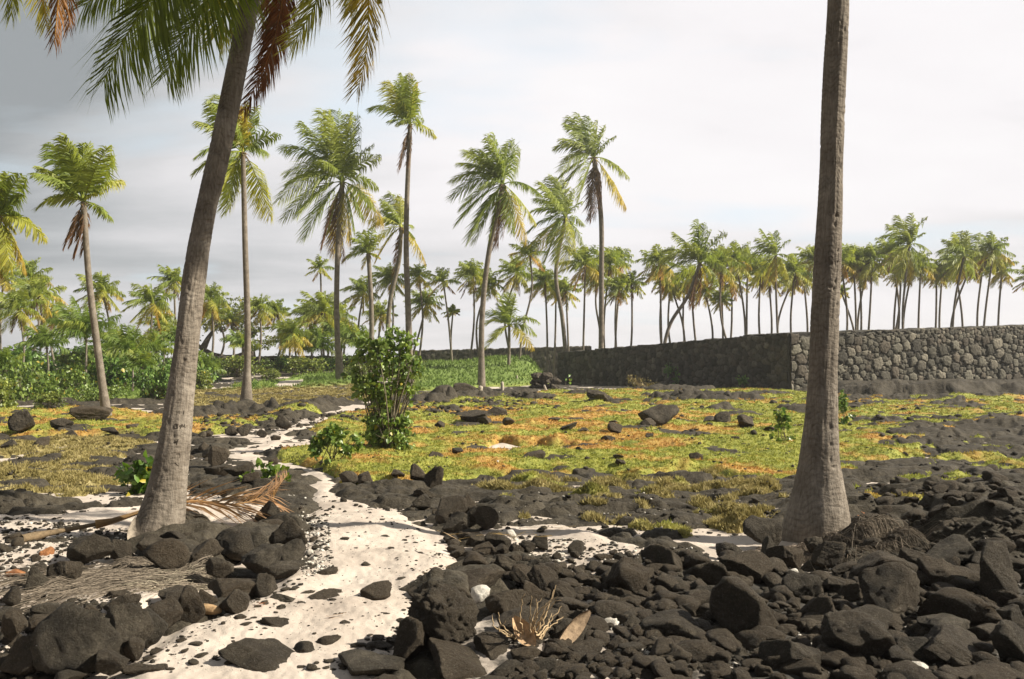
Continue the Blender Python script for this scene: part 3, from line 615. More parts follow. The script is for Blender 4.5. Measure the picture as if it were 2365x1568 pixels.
hand_palm('young low coconut palm on the green bank, fronds spreading wide', (1175, 832), [(1176, 790)], (1176, 752), 80,
  [(1240,350),(1290,350),(1360,360),(1200,470),(1130,490),(1100,590,'l'),(1140,740,'l'),(1520,550),(1500,640),(1480,740,'y'),(1180,690,'l'),(1440,520),(1420,640,'l'),(1320,340),(1230,420)], 33, (9,7,6), Z5, nuts=0, stalks=0, droop=.35)
hand_palm('coconut palm with curved trunk crossing behind the tallest thin palm', (893, 860), [(902, 690), (922, 600)], (927, 525), 80,
  [(390,1000),(440,950),(520,970,'l'),(380,1080),(310,1200),(350,1440,'y'),(340,1300,'l'),(700,1440,'y'),(620,1280,'y'),(600,1300,'o'),(470,1540,'dead'),(480,1450,'dead'),(300,1150,'l'),(560,1000,'l'),(420,1300,'l')], 34, (12,10,9), Z4)
hand_palm('coconut palm rising out of the leafy shrub, drooping yellow-green crown', (857, 880), [(858, 720)], (851, 586), 74,
  [(170,1350),(110,1440,'l'),(230,1230),(330,1200),(400,1250,'l'),(380,1420,'y'),(180,1270),(300,1230),(370,1350,'l'),(250,1500,'y'),(150,1420),(270,1220)], 35, (16,11,10), Z4)
# palm crowns made from rules, for the many farther trees
def rule_palm(label, crown, Rv, base, D, seed, style='full', mids=(), wpx=4.6, group=None):
    rng = np.random.default_rng(seed); px = F/D; c = at(*crown, D); b = at(*base, D); Rv = Rv*1.18; RR = Rv/px; gz = float(zb(b[0], b[1]))
    if b[2] > gz:                                            # the foot is hidden: carry the trunk on down to the land
        if not mids: sl = (b-c)/max(c[2]-b[2], .1); b = b+sl*np.array([.4, 0, 1])*(b[2]-gz)
        else: b = b.copy()
    b[2] = gz-.1
    pts = [b]+[at(*m, D) for m in mids]+[c]
    if not mids:
        m = (b+c)/2; m = m+np.array([rng.normal(0, .05)*np.linalg.norm(c-b), 0, 0]); pts = [b, m, c]
    n = len(pts); rad = list(np.interp(np.linspace(0, 1, n), [0, 1], [wpx*.62/px, wpx*.42/px])); RR = Rv/px; fr = []
    nf = {'full': 26, 'thin': 15, 'young': 17}[style]
    for i in range(nf):
        q = (i+.5)/nf; a = i*2.39996+rng.normal(0, .15)
        e = {'full': math.radians(84-150*q**.9), 'thin': math.radians(80-120*q), 'young': math.radians(84-85*q)}[style]+rng.normal(0, .1)
        L = RR*rng.uniform(.85, 1.15)*(1.0 if q > .12 else .8)
        t = c+L*np.array([math.cos(a)*math.cos(e)-.13, math.sin(a)*math.cos(e), math.sin(e)*.95-.10]); kind = 'g'
        if q > .62: kind = 'l' if rng.random() < .5 else 'y'
        if q > .84: kind = rng.choice(['y', 'o', 'dead', 'l'])
        if style == 'young': kind = 'd' if rng.random() < .8 else 'g'
        elif group == 'g2' : pass
        fr.append((frond_rachis(c, t, .24 if e > -.3 else .1, 9), kind))
    lit = label
    return palm(lit, pts, rad, fr, rng, px, group=group, one_crown=Rv < 52, nuts=4, stalks=5, lf=RR*.40, droop=.95)
ORD = ['first', 'second', 'third', 'fourth', 'fifth', 'sixth', 'seventh', 'eighth', 'ninth', 'tenth', 'eleventh', 'twelfth', 'thirteenth', 'fourteenth', 'fifteenth', 'sixteenth', 'seventeenth', 'eighteenth', 'nineteenth', 'twentieth']
def ordn(i):
    if i < 20: return ORD[i]
    t = {2: 'twenty', 3: 'thirty', 4: 'forty'}[(i+1)//10]; r_ = (i+1) % 10
    return {2: 'twentieth', 3: 'thirtieth', 4: 'fortieth'}[(i+1)//10] if r_ == 0 else t+'-'+ORD[r_-1]
def palm_row(rows, fmt, group, seed):
    rows = sorted(rows, key=lambda r_: r_[0][0])
    for i, r_ in enumerate(rows):
        rule_palm(fmt % ordn(i), *r_[:4], seed+i, *(r_[4:5] or ('full',)), mids=r_[5] if len(r_) > 5 else (), group=group)
palm_row([((1430,668),36,(1422,800),95),((1459,655),34,(1452,798),96),((1524,608),46,(1529,787),97),((1548,654),32,(1560,787),105),((1530,640),34,(1536,787),103),((1551,665),28,(1569,785),108),
 ((1579,668),26,(1593,781),108),((1595,640),34,(1611,779),104),((1629,672),30,(1637,775),108),((1667,692),26,(1667,773),100),((1665,612),48,(1699,769),93),((1699,600),46,(1717,769),96),((1690,650),40,(1682,772),105),
 ((1727,602),38,(1725,766),102),((1757,626),42,(1762,765),98),((1775,640),40,(1776,763),106),((1835,628),46,(1836,764),95),((1828,650),32,(1821,764),107),((1855,634),36,(1861,764),102),((1880,600),40,(1884,764),100)],
 'coconut palm standing behind the shadowed wall face, %s from the left there', 'palms behind the shadowed part of the wall', 300)
palm_row([((1942,604),42,(1946,756),96),((1944,676),20,(1962,756),110,'thin'),((1971,600),44,(1974,754),98),((1985,626),36,(1983,754),106),((2015,602),46,(2001,756),97),((2002,620),34,(1989,756),107),
 ((2058,584),42,(2059,756),98),((2082,604),36,(2051,756),105),((2107,618),36,(2095,754),104),((2075,628),30,(2069,756),109),((2127,610),36,(2122,754),100),((2163,630),32,(2156,756),104),((2176,632),30,(2175,754),108),
 ((2205,612),40,(2218,754),103),((2243,612),38,(2209,754),98),((2295,578),46,(2270,754),94),((2271,606),36,(2266,754),102),((2314,624),36,(2308,752),97),((2395,640),40,(2400,752),97)],
 'coconut palm standing behind the sunlit wall face, %s from the left there', 'palms behind the sunlit part of the wall', 340)
palm_row([((904,644),40,(893,788),96),((968,636),32,(966,808),96),((985,700),40,(950,800),98),((1024,651),38,(1044,824),92,'thin'),((1046,721),18,(1043,826),93,'thin'),((1093,636),42,(1085,824),96),((1127,657),38,(1106,826),98),
 ((1195,630),44,(1180,826),97),((1224,590),40,(1199,832),86,'thin',[(1205,776),(1229,657)]),((1259,650),42,(1264,822),98),((1284,668),30,(1279,822),104),((1307,672),36,(1314,820),102),((1352,612),50,(1346,820),95),
 ((1378,646),34,(1379,815),104,'full',[(1386,770),(1376,700)]),((1408,610),46,(1400,812),97),((1432,600),34,(1428,812),109)],
 'background coconut palm on the open middle skyline, %s from the left there', 'palms on the middle skyline', 380)
palm_row([((94,681),52,(82,840),70),((44,713),52,(48,842),64),((72,640),48,(62,845),78),((236,670),48,(238,845),76),((352,697),50,(341,842),74),((402,650),40,(404,842),84),((486,690),44,(487,840),86),((498,722),38,(500,838),98),
 ((600,712),38,(596,840),92),((640,720),32,(632,842),96),((676,770),46,(678,850),76),((712,728),36,(722,842),94),((748,720),52,(756,845),84),((786,728),42,(790,845),92),((740,620),30,(749,840),98,'thin'),((840,672),40,(838,845),95),((880,726),36,(882,845),99),
 ((376,752),42,(378,845),80),((8,640),44,(4,850),72),((130,735),40,(132,850),80),((536,742),26,(538,838),92,'thin')],
 'background coconut palm on the left skyline, %s from the left there', 'palms on the left skyline', 420)
palm_row([((200,780),82,(198,880),56,'young'),((304,815),62,(306,915),50,'young'),((329,846),44,(330,922),48,'young'),((14,852),56,(12,930),48,'young'),((362,812),50,(364,890),58,'young'),((476,856),46,(478,888),62,'young'),
 ((742,806),54,(742,850),82,'young'),((830,800),60,(832,850),80,'young'),((268,800),50,(268,870),62,'young'),((108,800),52,(108,880),60,'young'),((410,790),44,(410,880),66,'young'),((560,800),40,(560,860),80,'young'),((680,800),44,(680,860),82,'young'),((790,780),50,(792,860),84,'young')],
 'young short-trunked palm among the bushes at left, %s from the left', 'young palms among the left bushes', 460)
# ---- the two near palms and the frond tips that hang in from a third
def near_path(rows, D0, D1, base):
    """rows: (v, left u, right u), top to bottom"""
    pts, rad = [], []
    v0, v1 = rows[0][0], rows[-1][0]
    for v, l, r_ in rows:
        D = D0+(D1-D0)*(v-v0)/(v1-v0); pts.append(at((l+r_)/2, v, D)); rad.append((r_-l)/2/F*D)
    return pts[::-1], rad[::-1]
DR = depth_of(1888, 1232); DL = depth_of(360, 1250)
pts, rad = near_path([(-700,1915,1948),(-300,1914,1950),(0,1912,1960),(200,1901,1953),(378,1895,1946),(500,1888,1945),(620,1880,1941),(740,1874,1936),(860,1870,1932),(980,1860,1934),(1060,1850,1937),(1120,1839,1947),(1180,1823,1958),(1225,1812,1962),(1262,1806,1968)], DR+.3, DR, None)
rng = np.random.default_rng(51); fr = []
for i in range(24):
    q = (i+.5)/24; a = i*2.4; e = math.radians(80-95*q); L = rng.uniform(2.8, 3.4); c = pts[-1]
    t = c+L*np.array([math.cos(a)*math.cos(e)-.1, math.sin(a)*math.cos(e), math.sin(e)-.05]); fr.append((frond_rachis(c, t, .25), 'g' if q < .8 else 'y'))
rp = palm('near upright coconut palm trunk on the right with swollen root base among black boulders', pts, rad, fr, rng, 60, nuts=10, lf=.8, rings=10, detail=0)
def fix_near(th, pts, rad, detail, seed, dark=None):
    tr = [o for o in th.children if o.name.startswith('trunk')][0]; base = np.array(th.location)
    V, Q, P = trunk(pts, rad, 110, detail, np.random.default_rng(seed), 900); old = tr.data
    tr.data = mesh('trunk', V-base, [Q], M_BARK, RINGC); bpy.data.meshes.remove(old)
    return V
bpy.context.view_layer.update()
VR = fix_near(rp, pts, rad, 190, 5)
ptsL, radL = near_path([(-440,606,634),(-200,580,612),(0,553,597),(200,514,560),(400,472,521),(473,455,501),(624,425,477),(700,416,468),(800,404,457),(941,381,445),(1020,368,439),(1101,350,431),(1160,334,426),(1221,312,421),(1262,294,424)], DL+1.1, DL, None)
def rv(pl, D):  # rachis through readings (u, v, depth)
    pp = np.array([at(u, v, D+dz) for u, v, dz in pl]); s = np.linspace(0, 1, len(pp)); q = np.linspace(0, 1, 16)
    g = np.gradient(pp, s, axis=0); j = np.clip((q*(len(pp)-1)).astype(int), 0, len(pp)-2); h = (q*(len(pp)-1)-j)[:, None]; dd = 1/(len(pp)-1)
    return (2*h**3-3*h*h+1)*pp[j]+(h**3-2*h*h+h)*dd*g[j]+(-2*h**3+3*h*h)*pp[j+1]+(h**3-h*h)*dd*g[j+1]
DC = DL+1.1
specs = [([(620,-430,0),(560,-330,-.6),(440,-150,-1.1),(345,0,-1.2),(290,85,-1.2),(256,150,-1.15),(234,200,-1.1)], 'g', .52, 1.0, (0.2,0,0)),
 ([(620,-430,0),(590,-330,-.3),(530,-110,-.7),(470,20,-.9),(430,75,-.9),(400,135,-.9),(380,178,-.85)], 'g', .46, .8, (.1,0,0)),
 ([(620,-430,0),(520,-360,.3),(390,-190,.6),(300,-70,.8),(235,-20,.9),(190,15,.9)], 'g', .45, 1.0, (0.1,0,0)),
 ([(620,-430,0),(560,-360,.5),(460,-200,1.0),(390,-70,1.3),(345,20,1.4),(315,90,1.4)], 'g', .46, 1.0, (0.1,0,0)),
 ([(620,-430,0),(600,-350,.2),(575,-180,.5),(548,-60,.6),(520,20,.6),(500,85,.6)], 'l', .45, .7, (-.1,0,0)),
 ([(620,-430,0),(660,-330,.3),(668,-150,.6),(652,0,.8),(626,115,.9),(594,190,.9),(560,262,.9)], 'rust', .27, 1.5, (-.1,0,0)),
 ([(620,-430,0),(645,-300,.3),(640,-120,.7),(640,20,1.0),(622,130,1.1),(604,215,1.1)], 'dead', .25, 1.5, (-.1,0,0)),
 ([(620,-430,0),(720,-400,-.3),(775,-260,-.6),(758,-110,-.8),(732,0,-.8),(700,62,-.8),(668,112,-.8)], 'l', .30, 1.1, (-.3,0,0)),
 ([(620,-430,0),(740,-420,.3),(830,-250,.6),(850,-90,.8),(851,40,.8),(843,140,.8),(823,216,.8)], 'y', .34, 1.3, (-.35,0,0)),
 ([(620,-430,0),(700,-420,.6),(800,-300,.9),(822,-160,1),(815,-40,1),(806,30,1)], 'l', .30, 1.3, (-.2,0,0))]
specs += [([(620,-430,0),(620+du*.4,-520+dv*.3,dd*.5),(620+du,-430+dv,dd)], 'g', .6, .6, (-.2,0,0)) for du, dv, dd in ((-500,-350,1),(-250,-600,-.5),(150,-650,1),(450,-480,-1),(650,-200,.5),(-620,-120,-1.2),(300,-250,2.6),(-200,-250,-2.6),(100,-300,-2.8),(-100,-450,2.5))]
rng = np.random.default_rng(61); base = np.array(ptsL[0]); thL = thing('coconut_palm', base, 'near leaning coconut palm at left, carved marks on trunk, fronds hanging overhead', 'palm tree')
bpy.context.view_layer.update()
V, Q, P = trunk(ptsL, radL, 110, 150, np.random.default_rng(8), 900); link('trunk', mesh('trunk', V-base, [Q], M_BARK, RINGC), thL); VL = V
for pl, kind, lf, dr, wv in specs:
    cols = {'g': (DEEP*.9+GREEN*.1, GREEN*.7+LIME*.3), 'l': (GREEN*.3+LIME*.6, LIME*.6+YEL*.4), 'y': (LIME*.4+YEL*.6, YEL*.6+ORG*.3), 'dead': (DEAD, DEAD*1.1), 'rust': (RUST, DEAD)}[kind]
    mb, _ = frond(rv(pl, DC), 190, lf*1.75, .03, cols, rng, wv, dr*.42, rw=.02, vee=.10, side0=np.array([.9, .25, .35]), twist=False)
    link('dead_frond' if kind in ('dead', 'rust') else 'frond', mb.mesh('frond', M_LEAF, base, False), thL)
mb = MB(); crownball(mb, ptsL[-1], .16, rng, 10, 10); link('coconut_bunch', mb.mesh('coconut_bunch', M_NUT, base), thL)
# carved marks on the lit face: short dark cuts following the bark
def onbark(u, v, V):                                          # nearest bark point along the sight line
    r_ = ray(u, v); r_ = r_/np.linalg.norm(r_); o = np.array([0, 0, EYE]); t = (V-o)@r_; dd = np.linalg.norm(V-o-t[:, None]*r_, axis=1)
    k = dd < .02; k = np.where(k)[0]; return V[k[np.argmin(t[k])]] if len(k) else V[np.argmin(dd)]
mb = MB()
def cut(pts, w_=.0035):
    P = np.array([onbark(u, v, VL) for u, v in pts]); n_ = np.array([0, 0, EYE])-P; n_ /= np.linalg.norm(n_, axis=1, keepdims=True); VV, QQ = tube(P+n_*.0005, w_, 5); mb.add(VV, QQ, C=(.075, .06, .045))
def zc_(x, y): return ((360+x/9.8)*.946, (980+y/9.8)*.946)
for s_ in ([(620,520),(605,560),(625,600),(665,605),(685,570),(660,525),(620,520)],[(700,535),(705,600)],[(722,525),(775,522)],[(755,525),(750,600)],[(840,530),(812,552),(838,575),(815,605)],[(868,532),(866,602)],[(900,536),(902,606)],[(950,540),(930,545),(930,600),(955,600)],[(930,572),(950,570)],
           [(625,880),(640,960),(665,900),(690,980)],[(770,870),(745,1010)],[(915,200),(918,280)],[(735,1235),(800,1240),(815,1300),(790,1330)],[(700,1480),(760,1495),(800,1550)]):
    cut([zc_(*q) for q in s_])
link('carved_marks', mb.mesh('carved_marks', M_WOOD, base), thL)
# third palm, outside the left edge: only its frond tips reach into the picture
rng = np.random.default_rng(71); pb = gh(-420, 1290); pth = [pb, at(-330, 500, pb[1]), at(-60, -420, pb[1])]
th3 = thing('coconut_palm', pth[0], 'orange and green frond tips of an unseen palm at the top left corner', 'palm tree'); bpy.context.view_layer.update()
V, Q, P = trunk([np.array(p) for p in pth], [.2, .12, .1], 20, 0, rng, 60); link('trunk', mesh('trunk', V-np.array(pb), [Q], M_BARK, np.ones((len(V), 3))), th3)
for pl, kind in (([(-60,-420,0),(60,-380,0),(120,-180,0),(135,-40,0),(130,50,0),(125,104,0)],'rust2'),([(-60,-420,0),(90,-400,.3),(150,-200,.3),(158,-60,.3),(160,20,.3),(160,72,.3)],'rust2'),([(-60,-420,0),(20,-330,-.3),(80,-150,-.3),(95,-30,-.3),(104,30,-.3),(108,66,-.3)],'y'),
                 ([(-60,-420,0),(-10,-300,0),(20,-130,0),(28,-20,0),(25,38,0)],'l'),([(-60,-420,0),(-300,-500,0),(-480,-300,0)],'g'),([(-60,-420,0),(-60,-700,1),(100,-850,2)],'g'),([(-60,-420,0),(-200,-600,-1),(-350,-650,-2)],'g')):
    cols = {'rust2': (ORG*.8+YEL*.1, RUST), 'y': (YEL, LIME), 'l': (LIME, LIME), 'g': (GREEN, LIME)}[kind]
    mb, _ = frond(rv(pl, pb[1]), 110, .36, .03, cols, rng, (-.2, 0, 0), .8, rw=.016, side0=np.array([.9, .2, .3]), twist=False); link('frond', mb.mesh('frond', M_LEAF, np.array(pb), False), th3)
# ------------------------------------------------------------------ stone walls
def stone_field(U, H, seed, big=.42, small=.16, bot=1.0):
    rng = np.random.default_rng(seed); pts = []; cell = {}
    tries = int(U*H/(small*small)*3.0)
    for k in range(tries):
        q = 1-k/tries; r = small+(big-small)*max(0, q-.35)/.65*rng.uniform(.3, 1.15); u = rng.uniform(-.3, U+.3); v = rng.uniform(-.2, H+.2)
        if v > H*.75: r = min(r, small*1.7)
        gx, gy = int(u/big), int(v/big); ok = True
        for a in (-2, -1, 0, 1, 2):
            for b in (-2, -1, 0, 1, 2):
                for (uu, vv, rr) in cell.get((gx+a, gy+b), ()):
                    if (uu-u)**2+((vv-v)*1.15)**2 < ((rr+r)*.80)**2: ok = False; break
                if not ok: break
            if not ok: break
        if ok: cell.setdefault((gx, gy), []).append((u, v, r)); pts.append((u, v, r))
    return np.array(pts)
def wall(name, line, top, thick, bottom, seed, label, category, res=.045, back=1, relief=.10, fstones=None, dark=1.0, ends=True):
    """line: ground points (x, y) seen left to right; top: heights at them. One solid with dressed faces."""
    rng = np.random.default_rng(seed); line = np.array(line, float); seg = np.linalg.norm(np.diff(line, axis=0), axis=1); s = np.concatenate([[0], np.cumsum(seg)]); U = s[-1]
    H = max(top)-bottom; nu = int(U/res)+1; nv = int(H/res)+1
    u = np.linspace(0, U, nu); P = np.stack([np.interp(u, s, line[:, 0]), np.interp(u, s, line[:, 1])], -1); tz = np.interp(u, s, top)
    st = stone_field(U, H, seed, *(fstones or (.42, .16)))
    tz = tz + .10*vnoise(u*1.1, u*0+2, seed)+.09*vnoise(u*3.3, u*0+7, seed)+.05*vnoise(u*8, u*0+4, seed)
    # sideways direction of the face, towards the viewer
    T = np.gradient(P, axis=0); T /= np.linalg.norm(T, axis=1, keepdims=True); Nf = np.stack([T[:, 1], -T[:, 0]], -1)
    vv = np.linspace(0, 1, nv); Ug = np.repeat(u[:, None], nv, 1); Z = bottom+(tz[:, None]-bottom)*vv[None]; Vg = Z-bottom
    # nearest stones (weighted), found through a coarse bin
    f1 = np.full(Ug.shape, 9.); f2 = np.full(Ug.shape, 9.); idx = np.zeros(Ug.shape, int)
    Uw = Ug+.06*fbm(Ug*3, Vg*3, 2, seed); Vw = Vg+.06*fbm(Ug*3, Vg*3, 2, seed+4)
    for i, (a, b, r) in enumerate(st):
        i0, i1 = np.searchsorted(u, [a-3.0*r, a+3.0*r]); j0 = max(0, int((b-3*r)/H*nv)-2); j1 = min(nv, int((b+3*r)/H*nv)+8)
        if i1 <= i0 or j1 <= j0: continue
        sl_ = (slice(i0, i1), slice(j0, j1)); ang = rng.normal(0, .3); du = Uw[sl_]-a; dv = Vw[sl_]-b; asp = rng.uniform(.85, 1.2)
        d = (np.abs(du/asp)**3.2+np.abs(dv*asp)**3.2)**(1/3.2)/r; o1 = f1[sl_]; new = d < o1
        f2[sl_] = np.where(new, o1, np.minimum(f2[sl_], d)); idx[sl_] = np.where(new, i, idx[sl_]); f1[sl_] = np.where(new, d, o1)
    sz = rng.uniform(.3, 1, len(st)); tilt = rng.normal(0, .35, (len(st), 2)); rr = st[idx, 2]
    gap = ss(0, .27, f2-f1)*ss(1.55, 1.0, f1)
    dd = relief*(gap*(.55+.45*sz[idx])*(1.15-.35*np.minimum(f1, 1.3)**2)*np.clip(rr/.3, .5, 1.4))+.25*relief*gap*(tilt[idx, 0]*(Ug-st[idx, 0])/rr+tilt[idx, 1]*(Vg-st[idx, 1])/rr)+.02*fbm(Ug*6, Vg*6, 3, seed+8)
    X = P[:, 0][:, None]+Nf[:, 0][:, None]*dd; Y = P[:, 1][:, None]+Nf[:, 1][:, None]*dd
    V = [np.stack([X, Y, Z], -1).reshape(-1, 3)]; i = np.arange(nu-1)[:, None]*nv; j = np.arange(nv-1)[None]
    Q = [np.stack([i+j, i+nv+j, i+nv+j+1, i+j+1], -1).reshape(-1, 4)]
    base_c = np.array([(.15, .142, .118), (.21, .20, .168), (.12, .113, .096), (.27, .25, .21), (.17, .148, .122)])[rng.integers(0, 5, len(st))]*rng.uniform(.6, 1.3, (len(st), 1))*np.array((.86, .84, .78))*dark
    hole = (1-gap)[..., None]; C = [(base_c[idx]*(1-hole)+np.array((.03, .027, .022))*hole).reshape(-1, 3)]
    # top and back
    nt_ = 8; n0 = nu*nv; topv = []; topc = []
    for k in range(1, nt_+1):
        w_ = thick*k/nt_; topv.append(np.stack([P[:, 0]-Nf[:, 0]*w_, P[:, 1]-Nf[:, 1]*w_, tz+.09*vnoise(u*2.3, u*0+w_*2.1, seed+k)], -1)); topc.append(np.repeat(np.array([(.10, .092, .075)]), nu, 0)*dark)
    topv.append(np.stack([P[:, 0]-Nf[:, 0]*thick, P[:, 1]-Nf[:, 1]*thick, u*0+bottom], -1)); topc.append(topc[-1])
    V.append(np.concatenate(topv)); C.append(np.concatenate(topc)); a = np.arange(nu-1)
    first = a*nv+nv-1; Q.append(np.stack([first, first+nv, n0+a+1, n0+a], -1))
    for k in range(nt_): q0 = n0+k*nu+a; q1 = n0+(k+1)*nu+a; Q.append(np.stack([q0, q0+1, q1+1, q1], -1))
    for e in (0, nu-1):                                     # end caps
        ring = [e*nv+nv-1, e*nv]; k = n0+nt_*nu+e; Q.append(np.array([[e*nv, k, n0+(nt_-1)*nu+e, e*nv+nv-1]]))
    o = link(name, mesh(name, np.concatenate(V), Q, M_WALL, np.concatenate(C), smooth=False), label=label, category=category)
    return o
DW = depth_of(1822, 903)
c_ = at(1822, 770, DW); e_ = at(1290, 815, 84.0); r_ = at(2365, 752, DW+7.5); r2 = at(2760, 742, DW+14)
wall('stone_wall', [e_[:2], at(1450, 800, 74)[:2], at(1640, 783, 65)[:2], c_[:2]], [e_[2], at(1450, 801, 74)[2], at(1640, 784, 65)[2], c_[2]], 5.0, -1.5, 501, 'massive dry-stone wall, its long shadowed face running back to the left', 'wall', .07, relief=.15, dark=.6)  # shade of this face is also put into its darkened stone colours
cc = c_[:2]+np.array([.05, -.02])
wall('stone_wall', [cc, at(2050, 762, DW+3)[:2], r_[:2], r2[:2]], [c_[2], at(2050, 763, DW+3)[2], r_[2], r2[2]], 5.0, -1.3, 502, 'tall sunlit dry-stone wall face of fitted grey lava stones, right of the corner', 'wall', .05, relief=.15, fstones=(.52, .12))
a_ = at(975, 810, 112.); b_ = at(1366, 799, 112.)
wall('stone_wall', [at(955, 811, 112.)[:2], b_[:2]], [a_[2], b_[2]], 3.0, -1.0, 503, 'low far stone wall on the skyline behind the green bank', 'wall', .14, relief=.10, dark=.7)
a_ = at(470, 824, 94.); b_ = at(850, 822, 94.)
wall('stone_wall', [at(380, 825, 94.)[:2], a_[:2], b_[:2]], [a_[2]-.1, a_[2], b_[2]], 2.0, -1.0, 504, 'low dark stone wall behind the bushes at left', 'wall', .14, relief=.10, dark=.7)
# ------------------------------------------------------------------ boulders
def rock_mesh(name, seed, sub=4, cuts=9, rough=.05, soft=.10, mat=M_ROCK):
    rng = np.random.default_rng(seed); import bmesh
    bm = bmesh.new(); bmesh.ops.create_icosphere(bm, subdivisions=sub, radius=1.0); V = np.array([v.co[:] for v in bm.verts]); Fc = np.array([[v.index for v in f.verts] for f in bm.faces]); bm.free()
    D = V/np.linalg.norm(V, axis=1, keepdims=True); r = np.full(len(D), 1.22)
    for k in range(cuts):
        n = rng.normal(0, 1, 3); n /= np.linalg.norm(n); h = rng.uniform(.46, .88); dn = D@n
        lim = np.where(dn > .05, h/np.maximum(dn, .05), 9.)
        mn = np.minimum(r, lim); q = np.clip(.5+.5*(lim-r)/soft, 0, 1); r = lim*(1-q)+r*q-soft*q*(1-q)*.5
    P = D*r[:, None]
    o = rng.uniform(0, 50, 3)
    def n3(a, sc): return (fbm(P[:, 0]*sc+o[0]+P[:, 2]*sc*.6, P[:, 1]*sc+o[1]-P[:, 2]*sc*.5, 4, int(o[2])+a)+fbm(P[:, 2]*sc+o[2], P[:, 0]*sc*.8+P[:, 1]*sc*.7+o[0], 4, a+5))*.5
    r2 = n3(1, 1.4)*.08 + n3(2, 5)*rough + n3(3, 13)*rough*.7
    f1, f2, _i = worley(P[:, 0]*2.2+o[0]+P[:, 2], P[:, 1]*2.2+o[1]-P[:, 2]*.8, 3); r2 += (_i-.5)*.075*ss(0, .10, f2-f1)
    P = P*(1+r2)[:, None]; mx = np.abs(P).max(0); P = P/mx
    me = mesh(name, P, [Fc], mat, smooth=sub > 3)
    return me
ROCKS = [rock_mesh('lava_boulder', 900+i, 5 if i < 9 else 4, 8+i % 5, .035+.03*(i % 4 == 1), .008+.028*(i % 3)) for i in range(18)]
PITTED = rock_mesh('lava_boulder', 990, 5, 9, .15, .2)
SMALLR = [rock_mesh('lava_stone', 940+i, 3, 11, .05, .05) for i in range(8)]
CORALR = [rock_mesh('coral_lump', 960+i, 3, 5, .16, .2, M_CORAL) for i in range(3)]
RUSTR = rock_mesh('rusty_stone', 970, 4, 7, .06, .1, M_RUST)
placed = []                                              # (x, y, r) of the boulders, to keep the small ones off them
def put_rock(u, vb, wd, hh, seed, me=None, name='lava_boulder', sink=.12, flat=None, zoff=0, yaw=None):
    rng = np.random.default_rng(seed*7+1); p = gh(min(max(u, -900), 3200), vb); D = p[1]
    sw = wd/F*D*.5*1.12; sh = hh/F*D*.5*1.12
    tilt = math.atan2(EYE-p[2], D); dep = sw*rng.uniform(.75, 1.05)
    H = 1.22*max(sh-dep*math.sin(tilt)*.55, sh*.6)/math.cos(tilt)
    me = me or ROCKS[rng.integers(0, len(ROCKS))]
    o = bpy.data.objects.new(name, me); COL.objects.link(o)
    x, y = p[0], p[1]+dep*.75
    zg = float(max(surf(x, y)[0], p[2])) if D > 11 else float(max(zb(x, y), p[2]))+.02
    o.location = (x, y, zg+H*(1-sink*2)+zoff)
    yaw = rng.uniform(-.5, .5) if yaw is None else yaw
    flip = rng.integers(0, 4)*math.pi/2
    o.rotation_euler = (rng.uniform(-.22, .22), rng.uniform(-.22, .22), yaw+flip)
    o.scale = (sw, dep, H) if flip % math.pi < .1 else (dep, sw, H)
    placed.append((x, y, max(sw, dep))); return o
